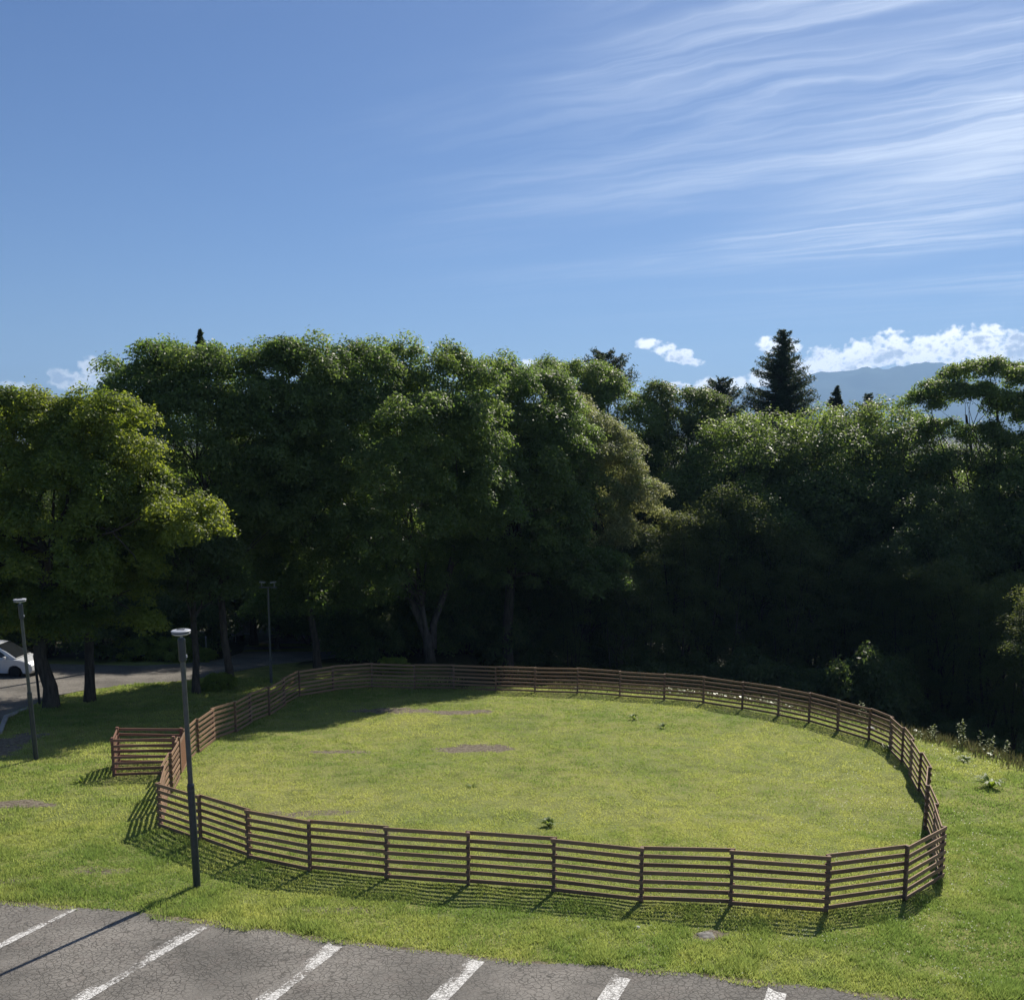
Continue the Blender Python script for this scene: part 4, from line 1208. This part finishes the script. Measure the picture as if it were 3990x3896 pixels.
# ------------------------------------------------------------------ grass blades (real geometry over the lawn)
def scatter_grass(name, n, y0, y1, h0, wid, seed, tall=1.0):
    r = np.random.default_rng(seed)
    y = y0 + (y1 - y0) * r.random(n * 2) ** 1.0
    hw = y * 0.51 + 1.2
    x = r.uniform(-1, 1, n * 2) * hw
    ok = (y > lot_edge(x) - .10 + .25 * (fbm(x * 1.3, y * 0 + 3.3, 4) - .5) * 2) & (~in_poly(x, y, ROAD_POLY))
    so = soil_field(x, y); ok &= r.random(n * 2) > so * 1.15
    wd = woodland_field(x, y); ok &= r.random(n * 2) > wd
    # clumpy density
    cl = fbm(x * 3.1, y * 3.1, 3); ok &= r.random(n * 2) < .35 + 1.3 * (cl - .25)
    x = x[ok][:n]; y = y[ok][:n]; cl = cl[ok][:n]; m = len(x)
    z = ground_z(x, y)
    edge_d = y - lot_edge(x)
    h = h0 * (1 - .35 * (((x - 1.2) / 11.5) ** 2 + ((y - 34) / 14.0) ** 2 < 1)) * r.uniform(.5, 1.35, m) * (.55 + .9 * cl) * (1 + .5 * (1 - sstep(edge_d, 0, 2.6))) * tall
    tuft = sstep(fbm(x * 1.1 + 31, y * 1.1 + 8, 3), .57, .72) * (0.35 + .65 * (((x - 1.2) / 11.8) ** 2 + ((y - 34) / 14.3) ** 2 > 1))
    h = h * (1 + .8 * tuft)
    a = r.uniform(0, 2 * pi, m); ln = r.uniform(.2, 1.1, m) * h
    wv = wid * r.uniform(.7, 1.4, m) * (.6 + y / 45)
    b = r.uniform(0, 2 * pi, m)
    V = np.empty((m, 3, 3))
    V[:, 0] = np.stack([x - np.cos(b) * wv / 2, y - np.sin(b) * wv / 2, z - .005], 1)
    V[:, 1] = np.stack([x + np.cos(b) * wv / 2, y + np.sin(b) * wv / 2, z - .005], 1)
    V[:, 2] = np.stack([x + np.cos(a) * ln, y + np.sin(a) * ln, z + h], 1)
    big = fbm(x * .22 + 40, y * .22 + 11, 3); mid = fbm(x * 1.2 + 3, y * 1.2, 3)
    rin = np.sqrt(((x - 1.2) / 11.5) ** 2 + ((y - 34) / 14.0) ** 2)
    tint = np.clip(.66 - .22 * sstep(rin, .9, 1.15) + (big - .5) * 1.8 + (mid - .5) * 1.2 + r.normal(size=m) * .17, 0, 1)
    # dark tufts and small bare dips
    h_ = fbm(x * .8 + 70, y * .8, 4); k_ = sstep(h_, .60, .72)
    tint = tint * (1 - .45 * k_) * (1 - .45 * tuft)
    o = np_mesh(name, V.reshape(-1, 3), np.arange(m * 3).reshape(m, 3), M_BLADE, attrs={'tint': np.repeat(tint, 3)})
    tag(o, kind='stuff'); return o


g1_ = scatter_grass('lawn_grass', 330000, 15.8, 26.0, .050, .017, 11)
g2_ = scatter_grass('lawn_grass', 330000, 26.0, 52.0, .055, .022, 12)
tag(g1_, 'short sunlit grass blades around the near fence and beside the parking bays', 'grass')
tag(g2_, 'short grass blades over the far half of the lawn', 'grass')

# ------------------------------------------------------------------ weeds, flowers and the rough edge of the lawn
def strap_leaf(V, F, base, a, ln, h, wd, r):
    """one arched leaf of three quads"""
    b = len(V); d = np.array((cos(a), sin(a), 0)); n = np.array((-sin(a), cos(a), 0))
    for t_, w_ in ((0, .35), (.35, 1.0), (.7, .8), (1.0, .08)):
        p = np.array(base) + d * ln * t_ + np.array((0, 0, h * (1 - (2 * t_ * .72 - 1) ** 2) * 1.1))
        V += [tuple(p - n * wd * w_ / 2), tuple(p + n * wd * w_ / 2)]
    for k in range(3): F.append((b + 2 * k, b + 2 * k + 1, b + 2 * k + 3, b + 2 * k + 2))


def rosette(name, x, y, size, label, cat='plant', leaves=16, mat=None, wd=.16, hh=.5, group=None):
    r = np.random.default_rng(int(abs(x * 91 + y * 37) * 10)); V = []; F = []
    for k in range(leaves):
        strap_leaf(V, F, (r.normal() * .03 * size, r.normal() * .03 * size, 0), r.uniform(0, 6.28), size * r.uniform(.5, 1.0), size * hh * r.uniform(.5, 1.1), size * wd * r.uniform(.7, 1.3), r)
    T = np.clip(r.normal(.55, .25, len(V)), 0, 1)
    o = np_mesh(name, V, F, mat or M_WEED, attrs={'tint': T}); o.location = (x, y, gz(x, y)); tag(o, label, cat, group); return o


rosette('weed', .95, 25.83, .28, 'leafy dark weed in the lawn just inside the near fence, near the middle', leaves=44, hh=.6, wd=.22)
rosette('weed', 4.85, 40.25, .34, 'left of two small weeds in the far part of the lawn', leaves=22, hh=.6)
rosette('weed', 5.78, 38.7, .36, 'right of two small weeds in the far part of the lawn', leaves=16, hh=.4)
rosette('weed', -13.06, 30.41, .34, 'small weed left of the entrance pen shadow', leaves=14)
rosette('fern', 14.15, 29.6, .6, 'fern-like plant in the grass right of the fence', leaves=34, wd=.12, hh=.45)
rosette('fern', 14.9, 33.1, .42, 'low leafy clump near the right edge, uphill of the fern', leaves=26, wd=.16, hh=.35)
rosette('weed', 12.95, 34.6, .5, 'spreading weed just outside the right bend of the fence', leaves=22, wd=.14, hh=.3)
rosette('weed', -1.2, 29.8, .26, 'flat dark weed in the middle of the lawn between two soil patches', leaves=16, hh=.2)


def leafy_stem(x, y, h, label, n=5, ls=.14):
    r = np.random.default_rng(int(abs(x * 53 + y * 71))); t = empty('leafy_plant', (x, y, gz(x, y) - .03), label, 'plant', None)
    V = []; F = []; mb = MB()
    for k in range(n):
        a = r.uniform(0, 6.28); q = r.uniform(0, .22); hh = h * r.uniform(.6, 1.0); b = np.array((q * cos(a), q * sin(a), 0)); tip = b + np.array((r.normal() * .08, r.normal() * .08, hh))
        mb.tube([b, (b + tip) / 2 + r.normal(size=3) * .02, tip], [.012, .009, .004], 5, cap=False)
        for z in np.linspace(.15, 1, int(hh / .055)):
            p = b + (tip - b) * z; strap_leaf(V, F, p, r.uniform(0, 6.28), ls * r.uniform(.6, 1.3), .03, ls * .45, r)
    np_mesh('foliage', V, F, M_WEED, t, attrs={'tint': np.clip(r.normal(.8, .2, len(V)), 0, 1)}); mb.build('stems', M_BARK, t); return t


for (x, y, h, lab) in [(15.75, 35.3, 1.05, 'tallest upright leafy plant on the rim beyond the right side of the fence'), (15.2, 36.3, .7, 'shorter upright plant left of the tallest one on the rim'),
                       (16.25, 34.5, .75, 'bushy leafy plant right of the tallest one on the rim'), (16.6, 33.9, .6, 'low leafy plant farthest right on the rim of the lawn'), (13.9, 40.2, .8, 'pale leafy sapling behind the right bend of the fence')]:
    leafy_stem(x, y, h, lab, n=5 if h < .8 else 4, ls=.11)


def rim_point(r, spread):
    """random point close to the rim of the lawn"""
    th = r.uniform(-.08, 1.55); c, s_ = cos(th), sin(th)
    R0 = 1.0
    for _ in range(6):
        y = 33 + 17.5 * R0 * s_; R0 = float(rim(y))
    R0 += r.normal() * spread
    return 1.5 + 14.2 * R0 * c, 33 + 17.5 * R0 * s_


r_ = np.random.default_rng(77); V = []; F = []; T = []
for k in range(5200):      # dry tall grass on the rim
    x, y = rim_point(r_, .022); z = gz(x, y); h = r_.uniform(.08, .38); a = r_.uniform(0, 6.28); b = len(V); wv = r_.uniform(.012, .03)
    dx, dy = r_.normal() * .12, r_.normal() * .12
    V += [(x - cos(a) * wv, y - sin(a) * wv, z - .02), (x + cos(a) * wv, y + sin(a) * wv, z - .02), (x + dx, y + dy, z + h)]; F.append((b, b + 1, b + 2)); T += [r_.random()] * 3
M_DRY = leaf_mat('dry_grass', (0.08, 0.075, 0.03), (0.24, 0.19, 0.10), (0.22, 0.2, 0.08), .35, .6, .2)
tag(np_mesh('rough_grass', V, F, M_DRY, attrs={'tint': T}), 'dry brownish rough grass along the rim between the lawn and the dark wood', 'grass', kind='stuff')
V = []; F = []; T = []
for k in range(300):      # pale broad leaves lying along the rim, in patches
    x, y = rim_point(r_, .012); cx = fbm(np.array([x * .7]), np.array([y * .7 + 5]), 2)[0]
    if cx < .60 or x < 6: continue
    x += -.25; z = gz(x, y)
    for q in range(5):
        px_, py_ = x + r_.normal() * .16, y + r_.normal() * .16; rr0 = r_.uniform(.025, .07); b = len(V); zz = z + r_.uniform(.05, .2); tl = r_.normal(size=2) * .25
        V += [(px_ + rr0 * cos(a), py_ + rr0 * sin(a), zz + rr0 * (tl[0] * cos(a) + tl[1] * sin(a))) for a in np.linspace(0, 2 * pi, 7)[:-1]]; F.append(tuple(range(b, b + 6))); T += [r_.random()] * 6
tag(np_mesh('ground_cover', V, F, M_PALE, attrs={'tint': T}), 'patches of pale broad leaves catching the sun along the rim of the lawn', 'ground cover', kind='stuff')
V = []; F = []; T = []
for k in range(9000):     # pale flecks, sun glints of the grass put into their colour
    y = 15.9 + 28 * r_.random() ** 1.6; x = r_.uniform(-1, 1) * (y * .51)
    if y < lot_edge(x) + .1 or fbm(np.array([x * .5 + 9]), np.array([y * .5]), 3)[0] < .47 or woodland_field(np.array([x]), np.array([y]))[0] > .3 or road_mask(x, y): continue
    z = gz(x, y) + r_.uniform(.035, .08); q = r_.uniform(.008, .016); b = len(V); a = r_.uniform(0, 3)
    V += [(x - q, y, z - q * .5), (x, y - q, z + q * .4), (x + q, y, z - q * .3), (x, y + q, z + q)]; F.append((b, b + 1, b + 2, b + 3)); T += [r_.random()] * 4
tag(np_mesh('grass_glints', V, F, M_PALE, attrs={'tint': T}), 'tiny pale flecks painted as sun glints dotted through the grass', 'glints', kind='stuff')

M_STONE = simple_mat('pale_stone', (.5, .5, .47), .8, .3, 0, .2, 12)
for (x, y, q, lab) in [(13.55, 38.2, .17, 'pale round stone on the grass strip just behind the right bend of the fence'), (3.0, 47.75, .14, 'small white stone behind the middle of the far fence'), (2.42, 18.95, .06, 'small white pebble in the grass left of the sunken slab')]:
    r2 = np.random.default_rng(int(x * 10)); m = MB(); m.lathe([(q * .55, -.03), (q, q * .25), (q * .9, q * .55), (q * .5, q * .8), (q * .12, q * .86)], seg=11)
    m.V = [(v[0] * (1 + r2.normal() * .06), v[1] * .8 * (1 + r2.normal() * .06), v[2]) for v in m.V]
    o = m.build('stone', M_STONE, smooth=True); o.location = (x, y, gz(x, y)); tag(o, lab, 'stone')
bush(bl, -6.2, 52.6, .55, 'small glinting shrub just behind the far fence, left of the forked tree')


# ------------------------------------------------------------------ haze: the air between here and the mountain
hz = MB(); hz.box((0, 4800, 330), (19400, 12000, 740))
M_HAZE = bpy.data.materials.new('haze'); M_HAZE.use_nodes = True; M_HAZE.node_tree.nodes.clear()
ht = NT(M_HAZE.node_tree); ho = ht.new('ShaderNodeOutputMaterial'); hv = ht.new('ShaderNodeVolumePrincipled')
hv.inputs['Color'].default_value = (0.38, 0.63, 1.0, 1)
hv.inputs['Density'].default_value = 1.05 / 9000
hv.inputs['Anisotropy'].default_value = 0.2
ht.l.new(hv.outputs[0], ho.inputs['Volume'])
tag(hz.build('haze', M_HAZE), kind='stuff')
